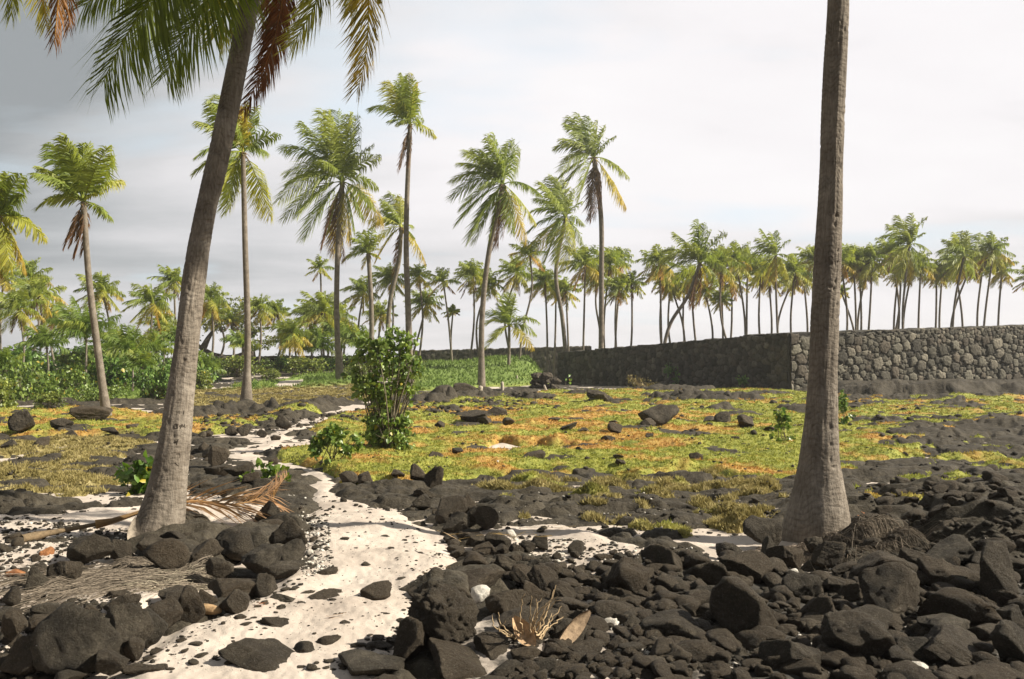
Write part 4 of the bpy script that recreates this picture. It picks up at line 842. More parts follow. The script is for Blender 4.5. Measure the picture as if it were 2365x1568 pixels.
SETS = {
 'row': ('lava boulders lining the left edge of the sand path', "edging the path on its left", [
  (612,1213,68,44),(616,1241,60,32),(660,1281,80,72),(600,1159,60,46),(648,1353,88,44),(592,1345,96,68),(660,1325,70,60),(516,1403,152,60),(604,1393,60,52),(540,1437,76,56),(460,1425,60,56),(420,1451,84,76),(368,1469,88,72),(332,1505,84,84),(388,1413,72,44),
  (272,1433,84,52),(260,1530,110,105),(160,1575,190,150),(240,1585,80,64),(304,1540,60,60),(500,1353,64,52)]),
 'root': ('lava boulders set around the leaning palm', "around the leaning palm foot", [
  (192,1312,92,66),(368,1333,100,72),(396,1269,64,34),(460,1315,78,62),(542,1299,114,66),(140,1365,76,72),(76,1377,52,56),(24,1409,48,40),(264,1401,60,32),(96,1440,72,36),(200,1445,44,36),(268,1300,60,40),(430,1262,40,22),(330,1290,70,44)]),
 'lowleft': ('lava boulders in the bottom left corner', 'in the bottom left corner', [(20,1500,60,70),(40,1570,112,92),(130,1605,90,40),(70,1470,60,34),(105,1500,50,40),(8,1460,50,40),(60,1530,60,40)]),
 'sandr': ('lava stones poking out of the sand path', "poking from the sand path", [
  (633,1471,84,32),(752,1345,64,28),(705,1331,50,16),(860,1397,90,38),(736,1404,80,26),(660,1410,76,26),(690,1417,44,22),(760,1385,60,20),(642,1424,34,20),(697,1531,52,34),(748,1513,62,30),(580,1572,172,54),(318,1578,90,34),(876,1510,32,20),(892,1438,32,16),(804,1436,68,18),(850,1585,160,54),(730,1418,30,12),(700,1388,50,16),
  (960,1390,70,22),(985,1376,40,18),(770,1340,30,12),(930,1452,40,16),(905,1500,28,14),(560,1500,20,8),(470,1520,22,10)]),
 'edge': ('lava rocks along the right edge of the path', "along the right path edge", [
  (1006,1140,48,54),(962,1131,54,36),(917,1123,40,18),(981,1160,44,26),(1032,1213,78,58),(1051,1240,60,44),(1118,1233,56,50),(975,1185,54,38),(1045,1259,38,22),(1103,1268,48,26),(1150,1275,56,38),(1112,1293,60,30),(1154,1291,44,26),(1190,1288,38,24),(1246,1278,44,32),(1221,1282,42,26),(1075,1205,44,50),(1090,1225,50,44)]),
 'mid': ('lava boulders in the heap at the end of the path edge', "in the heap above the pitted boulder", [
  (1090,1340,82,52),(1172,1337,68,44),(1237,1340,72,44),(1090,1386,148,62),(1286,1340,54,30),(1205,1370,62,52),(1250,1385,72,62),(1052,1400,78,38),(1176,1440,106,66),(1230,1410,62,52),(1300,1425,62,56),(1371,1372,52,30),(1372,1330,52,30),(1330,1290,48,26),(1392,1308,48,22),(1452,1390,100,84),(1467,1420,100,42),(1430,1452,110,50),(1340,1400,60,34),(1380,1410,50,36)]),
 'front': ('lava boulders along the bottom edge, right of the path', "at bottom edge, right of path", [
  (940,1548,78,92),(1135,1545,92,62),(1052,1585,188,68),(1220,1508,132,78),(1327,1512,84,64),(1343,1480,62,60),(1211,1552,104,50),(1173,1590,82,44),(1311,1590,86,46),(1346,1548,122,52),(1471,1480,62,46),(1571,1502,142,70),(1575,1560,112,62),(1500,1600,184,56),(1430,1530,70,40),(1400,1570,80,44),(1680,1588,122,44),(1640,1540,70,44),(880,1640,120,60),(1000,1650,150,70),(1130,1640,150,72),(1262,1655,140,70),(1390,1640,124,62),(1560,1655,140,70),(1700,1660,130,70),(1260,1580,70,44)]),
 'pile': ('lava boulders piled below the upright palm', "in the upright palm's boulder pile", [
  (1551,1345,112,70),(1647,1375,98,68),(1737,1365,96,80),(1767,1272,92,68),(1779,1300,42,46),(1827,1330,86,72),(1891,1288,54,40),(1929,1325,72,68),(2067,1365,142,74),(2067,1440,152,114),(2190,1375,112,68),(2239,1465,174,90),(2225,1322,132,64),(2320,1400,112,114),(1751,1500,174,128),(1859,1400,92,66),(1915,1465,108,74),(1853,1590,144,110),(1639,1415,72,46),
  (1990,1560,128,116),(2010,1480,168,64),(2200,1500,114,66),(2240,1565,184,84),(2120,1545,102,64),(2350,1555,92,94),(1757,1522,62,38),(2140,1610,152,56),(2290,1610,152,56),(1700,1340,60,50),(1690,1300,60,40),(2130,1330,90,50),(2300,1345,100,50),(2345,1470,80,60),(1930,1380,70,44),(1975,1400,60,44),(1650,1460,90,50),(1960,1345,60,36),(2290,1505,90,50),(1700,1545,70,40)]),
 'field': ('dark lava rocks scattered in the green and orange field', "in the green orange field", [
  (1093,988,66,32),(1122,1001,36,22),(1170,1002,34,16),(1150,970,52,16),(1314,1008,42,16),(1346,1013,28,12),(1424,1014,40,20),(1406,1032,34,14),(1500,1024,20,11),(1384,938,62,22),(1055,1063,32,14),(1232,1080,52,26),(1425,1077,30,12),(1607,1079,36,24),(1523,992,94,50),(1499,998,34,22),(1727,999,46,26),(1675,992,40,22),(1435,1102,28,14),
  (1280,990,26,12),(1420,990,24,9),(1000,1078,40,16),(1018,1000,28,16),(1061,920,72,26),(1640,985,34,16),(1590,1010,26,12),(1700,1030,24,10),(800,1122,44,30),(838,1128,46,34),(1780,1010,30,14),(1340,1060,20,8)]),
 'leftmid': ('dark rocks on the left flats beyond the leaning palm', "on the flats behind the leaning palm", [
  (200,984,82,38),(44,1012,60,46),(132,1002,46,26),(158,1014,36,22),(500,1083,62,42),(500,1106,78,38),(548,1121,66,34),(560,1007,30,26),(652,997,38,30),(536,1006,38,20),(90,1030,40,18),(300,1004,34,14),(14,1040,40,20),(250,1016,40,16),(470,1010,30,14),(600,1012,34,18),(630,1020,30,16),(480,1060,40,26),(575,1140,50,24),(640,1136,46,26),(520,1150,40,20),(465,1135,40,24)]),
}
wide = [('pile', 1853, 1590, 'big pale-speckled grey boulder at the bottom edge below the upright palm'), ('pile', 1751, 1500, 'largest dark boulder at the centre of the pile below the upright palm'),
 ('pile', 2067, 1440, 'big smooth rounded black boulder right of the bare branch'), ('mid', 1452, 1390, 'pointed upright lava rock standing at the far edge of the right heap'), ('pile', 1827, 1330, 'brownish squared boulder under the roots of the upright palm'),
 ('pile', 2320, 1400, 'tall pointed boulder with one pale lit side near the right edge'), ('row', 160, 1575, 'largest dark boulder of the left row, at the bottom left'), ('sandr', 633, 1471, 'flat squared lava block lying alone on the sand path'),
 ('sandr', 580, 1572, 'broad flat boulder half buried in sand at the bottom edge'), ('field', 1523, 992, 'largest lava boulder in the green field, with a hollow underneath'), ('root', 192, 1312, 'deep black boulder left of the leaning palm roots'),
 ('front', 1052, 1585, 'long grey speckled boulder at the bottom edge right of the path'), ('root', 542, 1299, 'blocky flat-topped boulder just right of the leaning palm'), ('mid', 1090, 1386, 'wide smooth boulder at the sand edge in the right heap'), ('edge', 1006, 1140, 'upright pointed rock where the path edge meets the green field'),
 ('field', 1093, 988, 'low wedge-shaped dark rock in the left part of the green field'), ('leftmid', 200, 984, 'black boulder at the foot of the slim palm at left')]
def sizeword(wpx): return 'huge' if wpx > 140 else 'large' if wpx > 85 else 'medium' if wpx > 50 else 'small' if wpx > 28 else 'tiny'
def label_set(objs, where, nounf):
    """objs: [(u, v, w, object)] in one place: rows from the front, then order from the left"""
    objs = sorted(objs, key=lambda q: -q[1]); n = len(objs); rows = max(1, round(n/6)); per = math.ceil(n/rows)
    for r_i in range(rows):
        row = sorted(objs[r_i*per:(r_i+1)*per], key=lambda q: q[0])
        for c_i, (u, v, w_, o) in enumerate(row):
            rw = 'nearest row' if r_i == 0 and rows > 1 else 'farthest row' if r_i == rows-1 and rows > 1 else f'{ordn(r_i)} row back' if rows > 1 else 'only row'
            o['label'] = f'{nounf(w_)} {where}, {ordn(c_i)} from left, {rw}'
sd_i = 0
for key, (grp, where, lst) in SETS.items():
    obs = []
    for (u, v, w_, h_) in lst:
        sd_i += 1; o = put_rock(u, v, w_, h_, sd_i); o['category'] = 'boulder' if w_ > 50 else 'rock'; o['group'] = grp; obs.append((u, v, w_, o))
    label_set(obs, where, lambda w_: sizeword(w_)+' lava rock')
    for (k2, u, v, lab) in wide:
        if k2 == key:
            for q in obs:
                if q[0] == u and q[1] == v: q[3]['label'] = lab; del q[3]['group']
mb = MB(); rngm = np.random.default_rng(5); pm = gh(1260, 898); kk = pm[1]/F
for q in range(26):
    me_ = ROCKS[8+q % 10]; vv_ = np.zeros(len(me_.vertices)*3); me_.vertices.foreach_get('co', vv_); vv_ = vv_.reshape(-1, 3); tt_ = np.array([f.vertices[:] for f in me_.polygons])
    ly = q//9; sc_ = np.array([rngm.uniform(8, 14), rngm.uniform(9, 13), rngm.uniform(7, 10)])*kk; aa = rngm.uniform(0, 6.28); vr = np.stack([vv_[:, 0]*math.cos(aa)-vv_[:, 1]*math.sin(aa), vv_[:, 0]*math.sin(aa)+vv_[:, 1]*math.cos(aa), vv_[:, 2]], -1)*sc_
    mb.add(vr+np.array([(rngm.uniform(-28+ly*2, 26))*kk, rngm.uniform(0, 50)*kk, (5+ly*12)*kk]), T=tt_)
o = link('stone_mound', mb.mesh('stone_mound', M_ROCK), None, pm); o['label'] = 'squared mound of piled dark stones at the left end of the long wall'; o['category'] = 'mound'
o = put_rock(1040, 1528, 200, 140, 777, PITTED, yaw=.2); o['label'] = 'big rough pitted brown-black boulder with a crusty surface beside the dry flower stalk'; o['category'] = 'boulder'
# smaller stones lying on the gravel, the pebbly sand and between the boulders
def scatter(region, n, wr, seed, where, grp, me_list, noun, keep=.8, cat='rock', name='lava_stone'):
    rng = np.random.default_rng(seed); P = np.array(region, float); obs = []; tries = 0
    while len(obs) < n and tries < n*40:
        tries += 1; u = rng.uniform(P[:, 0].min(), P[:, 0].max()); v = rng.uniform(P[:, 1].min(), P[:, 1].max())
        if sdist(P, np.array([u]), np.array([v]))[0] < 0: continue
        p = gh(u, v); w_ = wr[0]+(wr[1]-wr[0])*rng.random()**2.2; r_ = w_/F*p[1]*.5
        if any((p[0]-a)**2+(p[1]-b)**2 < (keep*(c+r_*.6))**2 for a, b, c in placed): continue
        o = put_rock(u, v, w_, w_*rng.uniform(.5, .8), seed*100+tries, me_list[rng.integers(0, len(me_list))], name, sink=.18, yaw=rng.uniform(0, 6)); o['category'] = cat; o['group'] = grp
        o.location.z = float(surf(o.location.x, o.location.y)[0])+o.scale[2]*.45; obs.append((u, v, w_, o))
    label_set(obs, where, noun)
dk = lambda w_: sizeword(w_)+' loose stone'
scatter([(1260,1345),(1500,1345),(1700,1430),(1850,1440),(1850,1568),(1240,1568),(1180,1470)], 42, (26,66), 31, 'on the gravel right of centre', 'loose stones on the gravel', SMALLR, dk, .62)
scatter([(0,1250),(170,1280),(160,1340),(60,1420),(0,1440)], 20, (16,44), 32, "on the left pebbly sand", 'loose stones on the left pebbly sand', SMALLR, dk, .8)
scatter([(690,1170),(760,1200),(740,1330),(700,1330)], 9, (10,26), 33, "on the coral rubble", 'loose stones on the path rubble', SMALLR, dk, .8)
scatter([(1240,1290),(1500,1290),(1640,1300),(1480,1345),(1270,1345)], 16, (14,44), 34, 'on the right sand patch', 'loose stones on the right sand patch', SMALLR, dk, .8)
scatter([(1850,1420),(2365,1420),(2365,1568),(1900,1568)], 16, (40,80), 35, "wedged in the bottom right pile", 'stones in the bottom right pile', SMALLR, dk, .45)
scatter([(430,1010),(640,1000),(640,1130),(440,1130)], 14, (14,34), 36, "left of the path bend", 'stones left of the path bend', SMALLR, dk, .8)
# white coral lumps and rusty stones
for i, (u, v, w_, h_, lab) in enumerate([(1110,1412,44,36,'bright white coral block on top of the rocks above the pitted boulder'),(1180,1252,26,20,'white coral lump at the path end of the rock row'),(1415,1478,44,36,'grey-white coral lump with a hole on the gravel'),(1363,1413,20,16,'small white coral lump near the pointed rock'),
   (1712,1475,40,24,'pale coral lump tucked beside the largest centre boulder'),(1425,1500,26,18,'small white coral piece in front of the holed lump'),(2120,1580,60,34,'ragged white coral slab at the bottom edge at right'),(1425,1470,16,12,'tiny white coral pebble on the gravel'),(1450,1095,8,6,'small white coral piece at the lower rim of the green field'),
   (1148,1100,8,6,'small white stone on the green field edge'),(713,1290,18,14,'white coral lump beside the path rubble'),(2155,1195,26,14,'white coral piece lying on the dark lava at right'),(1835,1345,22,22,'white coral lump under the palm roots'),(1672,1505,22,22,'white coral nub between the bottom boulders')]):
    o = put_rock(u, v, w_, h_, 5000+i, CORALR[i % 3], 'coral_lump', sink=.1); o['label'] = lab; o['category'] = 'coral rock'
    if u == 1110: o.location.z += .05; o.location.y -= .1
for i, (u, v, w_, h_, lab) in enumerate([(98,1297,34,24,'round rusty orange stone on the pebbly sand at left'),(24,1345,52,24,'long rusty orange stone at the left edge')]):
    o = put_rock(u, v, w_, h_, 5100+i, RUSTR, 'rusty_stone', sink=.1); o['label'] = lab; o['category'] = 'rock'
# pebbles nobody could count
def pebbles(name, regions, seed, mat, lab, cat, sub=1, cuts=7, rough=.08, flat=1.0):
    rng = np.random.default_rng(seed); mb = MB(); protos_ = []
    for q in range(5):
        me0 = rock_mesh('tmp', seed*10+q, sub, cuts, rough, .01); nv = len(me0.vertices); v0 = np.zeros(nv*3); me0.vertices.foreach_get('co', v0); protos_.append((v0.reshape(-1, 3), np.array([p.vertices[:] for p in me0.polygons]))); bpy.data.meshes.remove(me0)
    regions = [(r_, max(1, n//5), ab, q) for r_, n, ab in regions for q in range(5)]
    for reg, n, (a, b), q in regions:
        v0, T0 = protos_[q]; nv = len(v0)
        P = np.array(reg, float); k = n*3; u = rng.uniform(P[:, 0].min(), P[:, 0].max(), k); v = rng.uniform(P[:, 1].min(), P[:, 1].max(), k); ok = sdist(P, u, v) > 0; u = u[ok][:n]; v = v[ok][:n]
        zg = np.where(v > 1100, 0, -.3); ry = np.stack([(u-CX)/F, np.ones(len(u)), -(v-CY)/F+39/F], -1); D = (EYE-zg)/np.maximum(-(ry[:, 2]), .02)
        x, y = ry[:, 0]*D, D; z = surf(x, y); r_ = (a+(b-a)*rng.random(len(x))**2.5)/F*D*.5
        ang = rng.uniform(0, 6.28, len(x)); c_, s_ = np.cos(ang), np.sin(ang); sx, sy, sz = r_*rng.uniform(.8, 1.3, len(x)), r_*rng.uniform(.7, 1.1, len(x)), r_*rng.uniform(.5, .8, len(x))*flat
        vx = v0[:, 0]*sx[:, None]; vy = v0[:, 1]*sy[:, None]; vz = v0[:, 2]*sz[:, None]
        V = np.stack([x[:, None]+vx*c_[:, None]-vy*s_[:, None], y[:, None]+vx*s_[:, None]+vy*c_[:, None], z[:, None]+vz+sz[:, None]*.3], -1).reshape(-1, 3)
        mb.add(V, T=(np.arange(len(x))[:, None, None]*nv+T0[None]).reshape(-1, 3))
    link(name, mb.mesh(name, mat, smooth=False), kind='stuff', label=lab, category=cat)
LS = [(-40,1200),(150,1200),(330,1235),(270,1300),(140,1400),(90,1500),(-40,1568)]; GR = [(1240,1340),(1520,1335),(1700,1420),(1900,1450),(2365,1450),(2365,1568),(1190,1568),(1160,1480)]
PATH = [(690,1165),(790,1180),(960,1230),(1050,1290),(1000,1370),(930,1500),(880,1568),(270,1568),(420,1470),(640,1390),(700,1320)]; RUB = [(690,1170),(760,1190),(770,1330),(700,1350)]; RS = [(1150,1230),(1420,1260),(1640,1300),(1480,1345),(1260,1345)]
LM = [(0,960),(640,960),(620,1040),(560,1140),(0,1200)]; ROOTS = [(180,1430),(480,1350),(470,1320),(300,1330),(150,1400)]
pebbles('pebbles', [(LS, 1500, (4,18)), (GR, 2400, (5,22)), ([(1500,1300),(1760,1290),(1900,1340),(2365,1290),(2365,1568),(1500,1568)], 1500, (7,28)), ([(0,1400),(400,1400),(200,1568),(0,1568)], 700, (6,30)), ([(440,950),(860,925),(1290,900),(1290,930),(900,950),(440,975)], 900, (4,20)), ([(1560,900),(2000,900),(2365,930),(2365,1250),(2000,1250),(1960,1000),(1560,1000)], 600, (4,20)), ([(640,1000),(1960,930),(1960,1110),(640,1060)], 320, (3,14)), ([(700,1130),(1850,1110),(1850,1230),(1100,1230)], 500, (4,22)), (PATH, 260, (2,8)), ([(262,1568),(300,1500),(440,1440),(640,1370),(700,1320),(730,1340),(660,1410),(460,1480),(320,1568)], 130, (5,18)), ([(1060,1290),(990,1370),(920,1500),(870,1568),(810,1568),(890,1480),(960,1370),(1010,1280)], 110, (5,18)), ([(700,1150),(840,1170),(1000,1230),(1060,1280),(990,1270),(860,1200),(720,1180)], 90, (4,13)), (RUB, 260, (4,14)), (RS, 420, (4,16)), (LM, 500, (5,16)), (ROOTS, 250, (3,10)), ([(560,950),(900,920),(900,940),(640,1020)], 120, (4,10)), ([(1900,1300),(2365,1300),(2365,1450),(1900,1450)], 700, (8,30))], 41, M_ROCK, 'small dark lava pebbles and gravel strewn over the sand', 'pebbles')
pebbles('coral_rubble', [(LS, 900, (3,11)), (GR, 700, (5,18)), (PATH, 300, (2,6)), (RUB, 320, (4,13)), (RS, 300, (4,14)), (ROOTS, 260, (3,9)), ([(1900,1300),(2365,1300),(2365,1450),(1900,1450)], 60, (5,16)), ([(400,1000),(900,1140),(400,1180)], 80, (3,8)), ([(1060,1120),(1800,1120),(1700,1250),(1200,1230)], 160, (3,9))], 42, M_CORAL, 'small white coral rubble strewn over sand and gravel', 'coral rubble')
pebbles('lava_rubble', [([(1500,1310),(1760,1330),(1900,1345),(2365,1310),(2420,1600),(1500,1600)], 420, (34,86)), ([(1240,1345),(1520,1340),(1560,1600),(1180,1600)], 260, (28,66)), ([(0,1420),(330,1440),(150,1600),(-20,1600)], 70, (24,60)), ([(1180,1345),(1260,1300),(1560,1330),(1500,1360)], 60, (16,44)),
  ([(1960,1120),(2365,1060),(2365,1310),(1990,1310)], 150, (18,60)), ([(980,1150),(1130,1250),(1260,1330),(1200,1400),(1060,1300)], 70, (20,44))], 43, M_ROCK, 'angular broken lava rubble packed between the boulders', 'rubble', 3, 9, .05)
pebbles('flat_stones', [(PATH, 70, (8,34)), ([(262,1568),(440,1440),(700,1320),(700,1400),(460,1568)], 50, (10,44)), ([(920,1440),(960,1400),(900,1568),(700,1568)], 40, (12,50)), (RS, 30, (10,36)), ([(560,1040),(720,1000),(880,925),(700,960),(560,1060)], 30, (6,18))], 44, M_ROCK, 'flat dark stones half buried in the path sand', 'stones', 3, 8, .05, .45)
# ------------------------------------------------------------------ shrubs and small plants
def leaves(C, n_dir, size, rng, col, aspect=.8, curl=.25):
    """heart-shaped leaves: 6-point folded blades at centres C hanging along n_dir"""
    n = len(C); d = n_dir/np.linalg.norm(n_dir, axis=1, keepdims=True); s = np.cross(d, rng.normal(0, 1, (n, 3))); s /= np.linalg.norm(s, axis=1, keepdims=True); nn = np.cross(d, s)
    L = (size*rng.uniform(.6, 1.25, n))[:, None]; W = L*aspect*.5
    P = [C, C+d*L*.22+s*W+nn*L*curl*.4, C+d*L*.6+s*W*.75+nn*L*curl*.3, C+d*L*.98-nn*L*curl*.3, C+d*L*.6-s*W*.75+nn*L*curl*.3, C+d*L*.22-s*W+nn*L*curl*.4]
    V = np.stack(P, 1).reshape(-1, 3); i = np.arange(n)[:, None]*6
    Q = np.concatenate([i+np.array([[0, 1, 2, 3]]), i+np.array([[0, 3, 4, 5]])]); return V, Q, np.repeat(col, 6, 0)
def shrub(label, name, base, blobs, nleaf, size, seed, c0, c1, stems=5, group=None, cat='shrub', stemcol=(.20, .17, .12), srad=.02, up=-.6, loc=None):
    """blobs: (x, y, z, rx, ry, rz) relative to the base"""
    rng = np.random.default_rng(seed); blobs = np.array(blobs, float); vol = (blobs[:, 3]*blobs[:, 4]*blobs[:, 5])**(2/3); k = rng.choice(len(blobs), nleaf, p=vol/vol.sum())
    d = rng.normal(0, 1, (nleaf, 3)); d /= np.linalg.norm(d, axis=1, keepdims=True); r_ = rng.uniform(.15, 1, nleaf)**.45; b = blobs[k]
    C = b[:, :3]+d*r_[:, None]*b[:, 3:]; cl = np.round(C/ (size*3)) ; C = C*.75+(cl*size*3)*.25; C += rng.normal(0, size*.35, C.shape)
    keep = (fbm(C[:, 0]/size*.22+seed, C[:, 2]/size*.22+C[:, 1]/size*.1, 3, seed) > -.2) & (C[:, 2] > .01); C = C[keep]; d = d[keep]
    dirs = d*.6+rng.normal(0, .5, C.shape)+np.array([0, 0, up]); m = rng.random(len(C))[:, None]**1.3; col = np.array(c0)*(1-m)+np.array(c1)*m; col = col*rng.uniform(.75, 1.25, (len(C), 1))
    y_ = rng.random(len(C)) < .02; col[y_] = np.array((.45, .38, .06))
    V, Q, cc = leaves(C, dirs, size, rng, col); mb = MB(); mb.add(V, Q, C=cc)
    th = thing(name, base, label, cat, group); link('foliage', mb.mesh('foliage', M_BUSH, (0, 0, 0), False), th)
    if stems:
        mb = MB()
        for b in blobs:
            for q in range(max(1, stems//2)):
                tip = b[:3]+rng.normal(0, .45, 3)*b[3:]; st = np.array([rng.normal(0, .08), rng.normal(0, .08), -.05]); t = np.linspace(0, 1, 8)[:, None]
                P = st+(tip-st)*t+np.array([rng.normal(0, .10), rng.normal(0, .1), .12])*np.linalg.norm(tip)*np.sin(t*math.pi)*.6
                VV, QQ = tube(P, srad*np.linspace(1, .25, 8), 5); mb.add(VV, QQ, C=stemcol)
                for w_ in range(3):
                    a = P[rng.integers(3, 8)]; e = a+rng.normal(0, .5, 3)*b[3:]*.7+np.array([0, 0, .1]); VV, QQ = tube(a+(e-a)*np.linspace(0, 1, 4)[:, None]+rng.normal(0, .01, (4, 3)), srad*.3*np.linspace(1, .4, 4), 4); mb.add(VV, QQ, C=stemcol)
        link('branches', mb.mesh('branches', M_WOOD), th)
    return th
def px_shrub(label, name, u, vb, blobs_px, nleaf, size, seed, c0, c1, **kw):
    p = gh(u, vb); p[2] = float(surf(p[0], p[1])[0])-.03; k = p[1]/F; bl = []
    for (bu, bv, ru, rvv) in blobs_px: bl.append(((bu-u)*k, 0+kw.get('dy', 0), (vb-bv)*k, ru*k, ru*k*.8, rvv*k))
    kw.pop('dy', 0); return shrub(label, name, p, bl, nleaf, size, seed, c0, c1, **kw)
LG0, LG1 = (.08, .16, .03), (.32, .44, .11)
px_shrub('tall leafy green shrub with open uneven crown standing in the middle by the path', 'leafy_shrub', 898, 1048,
 [(900,1020,60,34),(885,980,45,40),(930,1025,40,25),(905,950,40,46),(890,1000,48,40),(915,985,36,34),(880,905,50,34),(935,905,24,30),(850,900,42,34),(840,860,36,34),(880,840,46,38),(905,800,36,38),(935,840,36,36),(950,800,18,30),(845,810,22,30),(960,860,18,24),(820,880,22,26),(868,790,22,20),(925,780,14,18)], 4700, .12, 71, (.10, .18, .035), (.36, .48, .13), stems=7, srad=.022)
px_shrub('low round green shrub beside the path, left of the tall shrub', 'leafy_shrub', 766, 1090, [(766,1062,42,26),(745,1048,26,24),(790,1045,34,22),(765,1030,26,20),(815,1040,16,12),(770,1015,12,14)], 1500, .10, 72, LG0, LG1, stems=5, srad=.012)
px_shrub('large-leaved green plant growing against the left side of the leaning trunk', 'broadleaf_plant', 338, 1140, [(330,1098,40,26),(345,1078,26,22),(305,1090,24,18),(320,1120,28,14),(350,1115,24,22)], 300, .125, 73, (.035, .09, .015), (.15, .27, .04), stems=5, cat='plant', srad=.008, up=-.2)
px_shrub('pale green leafy sprawling plant on the rocks right of the leaning palm', 'broadleaf_plant', 616, 1128, [(610,1104,34,12),(640,1106,28,12),(585,1112,20,10),(600,1120,26,9),(572,1136,16,10)], 210, .11, 74, (.07, .14, .02), (.26, .36, .06), stems=3, cat='plant', srad=.006, up=.2)
px_shrub('small bright green sapling left of the upright trunk', 'sapling', 1808, 1028, [(1805,1005,20,22),(1812,980,14,20),(1825,1015,12,12),(1800,960,8,10)], 420, .12, 75, (.07, .15, .02), (.30, .42, .10), stems=4, cat='plant', srad=.01)
px_shrub('green sapling peeking out from behind the upright trunk', 'sapling', 1948, 992, [(1945,965,18,28),(1952,975,18,20),(1940,935,12,18),(1950,925,8,12)], 480, .13, 76, LG0, (.25, .38, .08), stems=4, cat='plant', srad=.01)
px_shrub('small leafy bush on the lava ledge in front of the shadowed wall', 'wall_bush', 1562, 894, [(1560,862,22,14),(1548,850,12,10),(1588,876,18,12),(1572,880,20,12)], 420, .22, 77, (.06, .15, .03), (.22, .38, .10), stems=5, cat='shrub', srad=.02)
px_shrub('little plant on a short bare stem before the shadowed wall', 'sapling', 1715, 902, [(1714,878,14,9),(1720,885,8,6)], 110, .2, 78, (.06, .15, .03), (.26, .42, .12), stems=4, cat='plant', srad=.02)
px_shrub('thin seedling at the left end of the shadowed wall', 'sapling', 1311, 902, [(1311,876,7,9),(1310,892,8,6)], 60, .2, 79, (.08, .2, .03), (.26, .42, .12), stems=3, cat='plant', srad=.015)
px_shrub('dry twiggy brown bush at the foot of the shadowed wall', 'dry_bush', 1490, 900, [(1478,884,32,14),(1505,890,24,10),(1455,872,12,10)], 260, .12, 80, (.20, .17, .06), (.34, .28, .10), stems=26, cat='shrub', srad=.018, stemcol=(.30, .23, .11))
# the thicket at left: six kinds of bush, copied
protos = []
for i in range(6):
    rng = np.random.default_rng(800+i); bl = [(rng.normal(0, .45), rng.normal(0, .3), rng.uniform(.3, .95), rng.uniform(.35, .6), rng.uniform(.35, .6), rng.uniform(.25, .42)) for _ in range(8)]
    t_ = i % 3; c0, c1 = [((.08, .14, .03), (.28, .38, .09)), ((.11, .16, .035), (.36, .42, .11)), ((.07, .15, .035), (.24, .38, .09))][t_]
    protos.append([shrub('x', 'thicket_bush', (0, -60, -30), bl, 2100, .115, 81+i, c0, c1, stems=5, srad=.02), False])
bl_list = [(20,932,130,120),(92,926,110,120),(150,905,130,110),(212,928,84,66),(262,905,140,110),(342,930,96,96),(402,905,104,100),(60,885,140,90),(470,885,100,76),(540,872,90,60),(702,868,88,52),(640,860,70,44),(600,862,60,40),(520,855,66,40),(178,880,120,80),(300,880,120,80),
 (100,946,64,52),(380,928,72,62),(-20,950,90,90),(12,905,120,80),(452,905,70,60),(240,868,110,70),(760,858,80,44),(810,856,80,44),(835,872,60,40),(350,862,110,70),(430,858,90,60),(120,858,120,70),(560,900,50,26),(20,862,110,70),(200,850,110,60),(300,848,110,50),(1090,826,50,16),(940,868,60,40),(965,846,50,26),(620,875,44,30),(690,858,60,34),(-40,905,110,100)]
bl_list.sort(key=lambda b: b[0])
for i, (u, vb, w_, h_) in enumerate(bl_list):
    p = gh(u, vb); k = p[1]/F; pr = protos[i % 6]
    if not pr[1]: r_ = pr[0]; pr[1] = True
    else:
        r_ = pr[0].copy(); COL.objects.link(r_)
        for ch in pr[0].children: c_ = ch.copy(); COL.objects.link(c_); c_.parent = r_
    bpy.context.view_layer.update()
    r_.location = (p[0], p[1]+w_*k*.3, p[2]-.1); r_.rotation_euler = (0, 0, (i*1.7) % 6.28); r_.scale = (w_*k/1.8, w_*k/1.8, h_*k*.95/1.25)
    tone = ['dark green', 'yellowish green', 'deep green'][(i % 6) % 3]; sz = 'low' if h_ < 55 else 'tall' if h_ > 95 else 'mid-height'
    r_['label'] = f'{sz} {tone} bush in the left thicket, {ordn(i)} from the left'; r_['category'] = 'bush'; r_['group'] = 'bushes of the left thicket'
# wide airy tree on the left skyline
Dk = 100.; kb = at(520, 826, Dk); kb[2] = float(zb(kb[0], kb[1])); k = Dk/F
bl = [((u-520)*k, rng.normal(0, .8), at(520, v, Dk)[2]-kb[2], ru*k, ru*k, rv_*k) for u, v, ru, rv_ in ((470,740,26,24),(500,715,30,22),(540,700,30,18),(575,725,28,22),(600,755,22,18),(560,760,30,18),(520,750,30,20),(620,790,22,16),(585,795,24,14),(450,770,22,22),(540,730,34,20))]
th = shrub('wide airy tree with gnarled spreading limbs behind the left palms', 'spreading_tree', kb, bl, 5200, .24, 90, (.10, .14, .03), (.30, .34, .10), stems=0, cat='tree')
mb = MB(); rng = np.random.default_rng(91)
for pth_ in ([(520,828),(490,820),(462,800),(448,778)],[(522,828),(545,826),(570,815),(556,790),(545,770)],[(545,826),(590,820),(560,800),(540,780),(530,740)],[(470,806),(480,780),(500,750)],[(556,790),(585,770),(600,760)]):
    P = np.array([at(u, v, Dk)-kb for u, v in pth_]); P[:, 1] += rng.normal(0, .3, len(P)); s = np.linspace(0, 1, len(P)); q = np.linspace(0, 1, 14); P = np.stack([np.interp(q, s, P[:, a]) for a in range(3)], -1)
    VV, QQ = tube(P, np.linspace(.42, .12, 14), 8); mb.add(VV, QQ, C=(.12, .10, .08))
link('limbs', mb.mesh('limbs', M_WOOD), th)
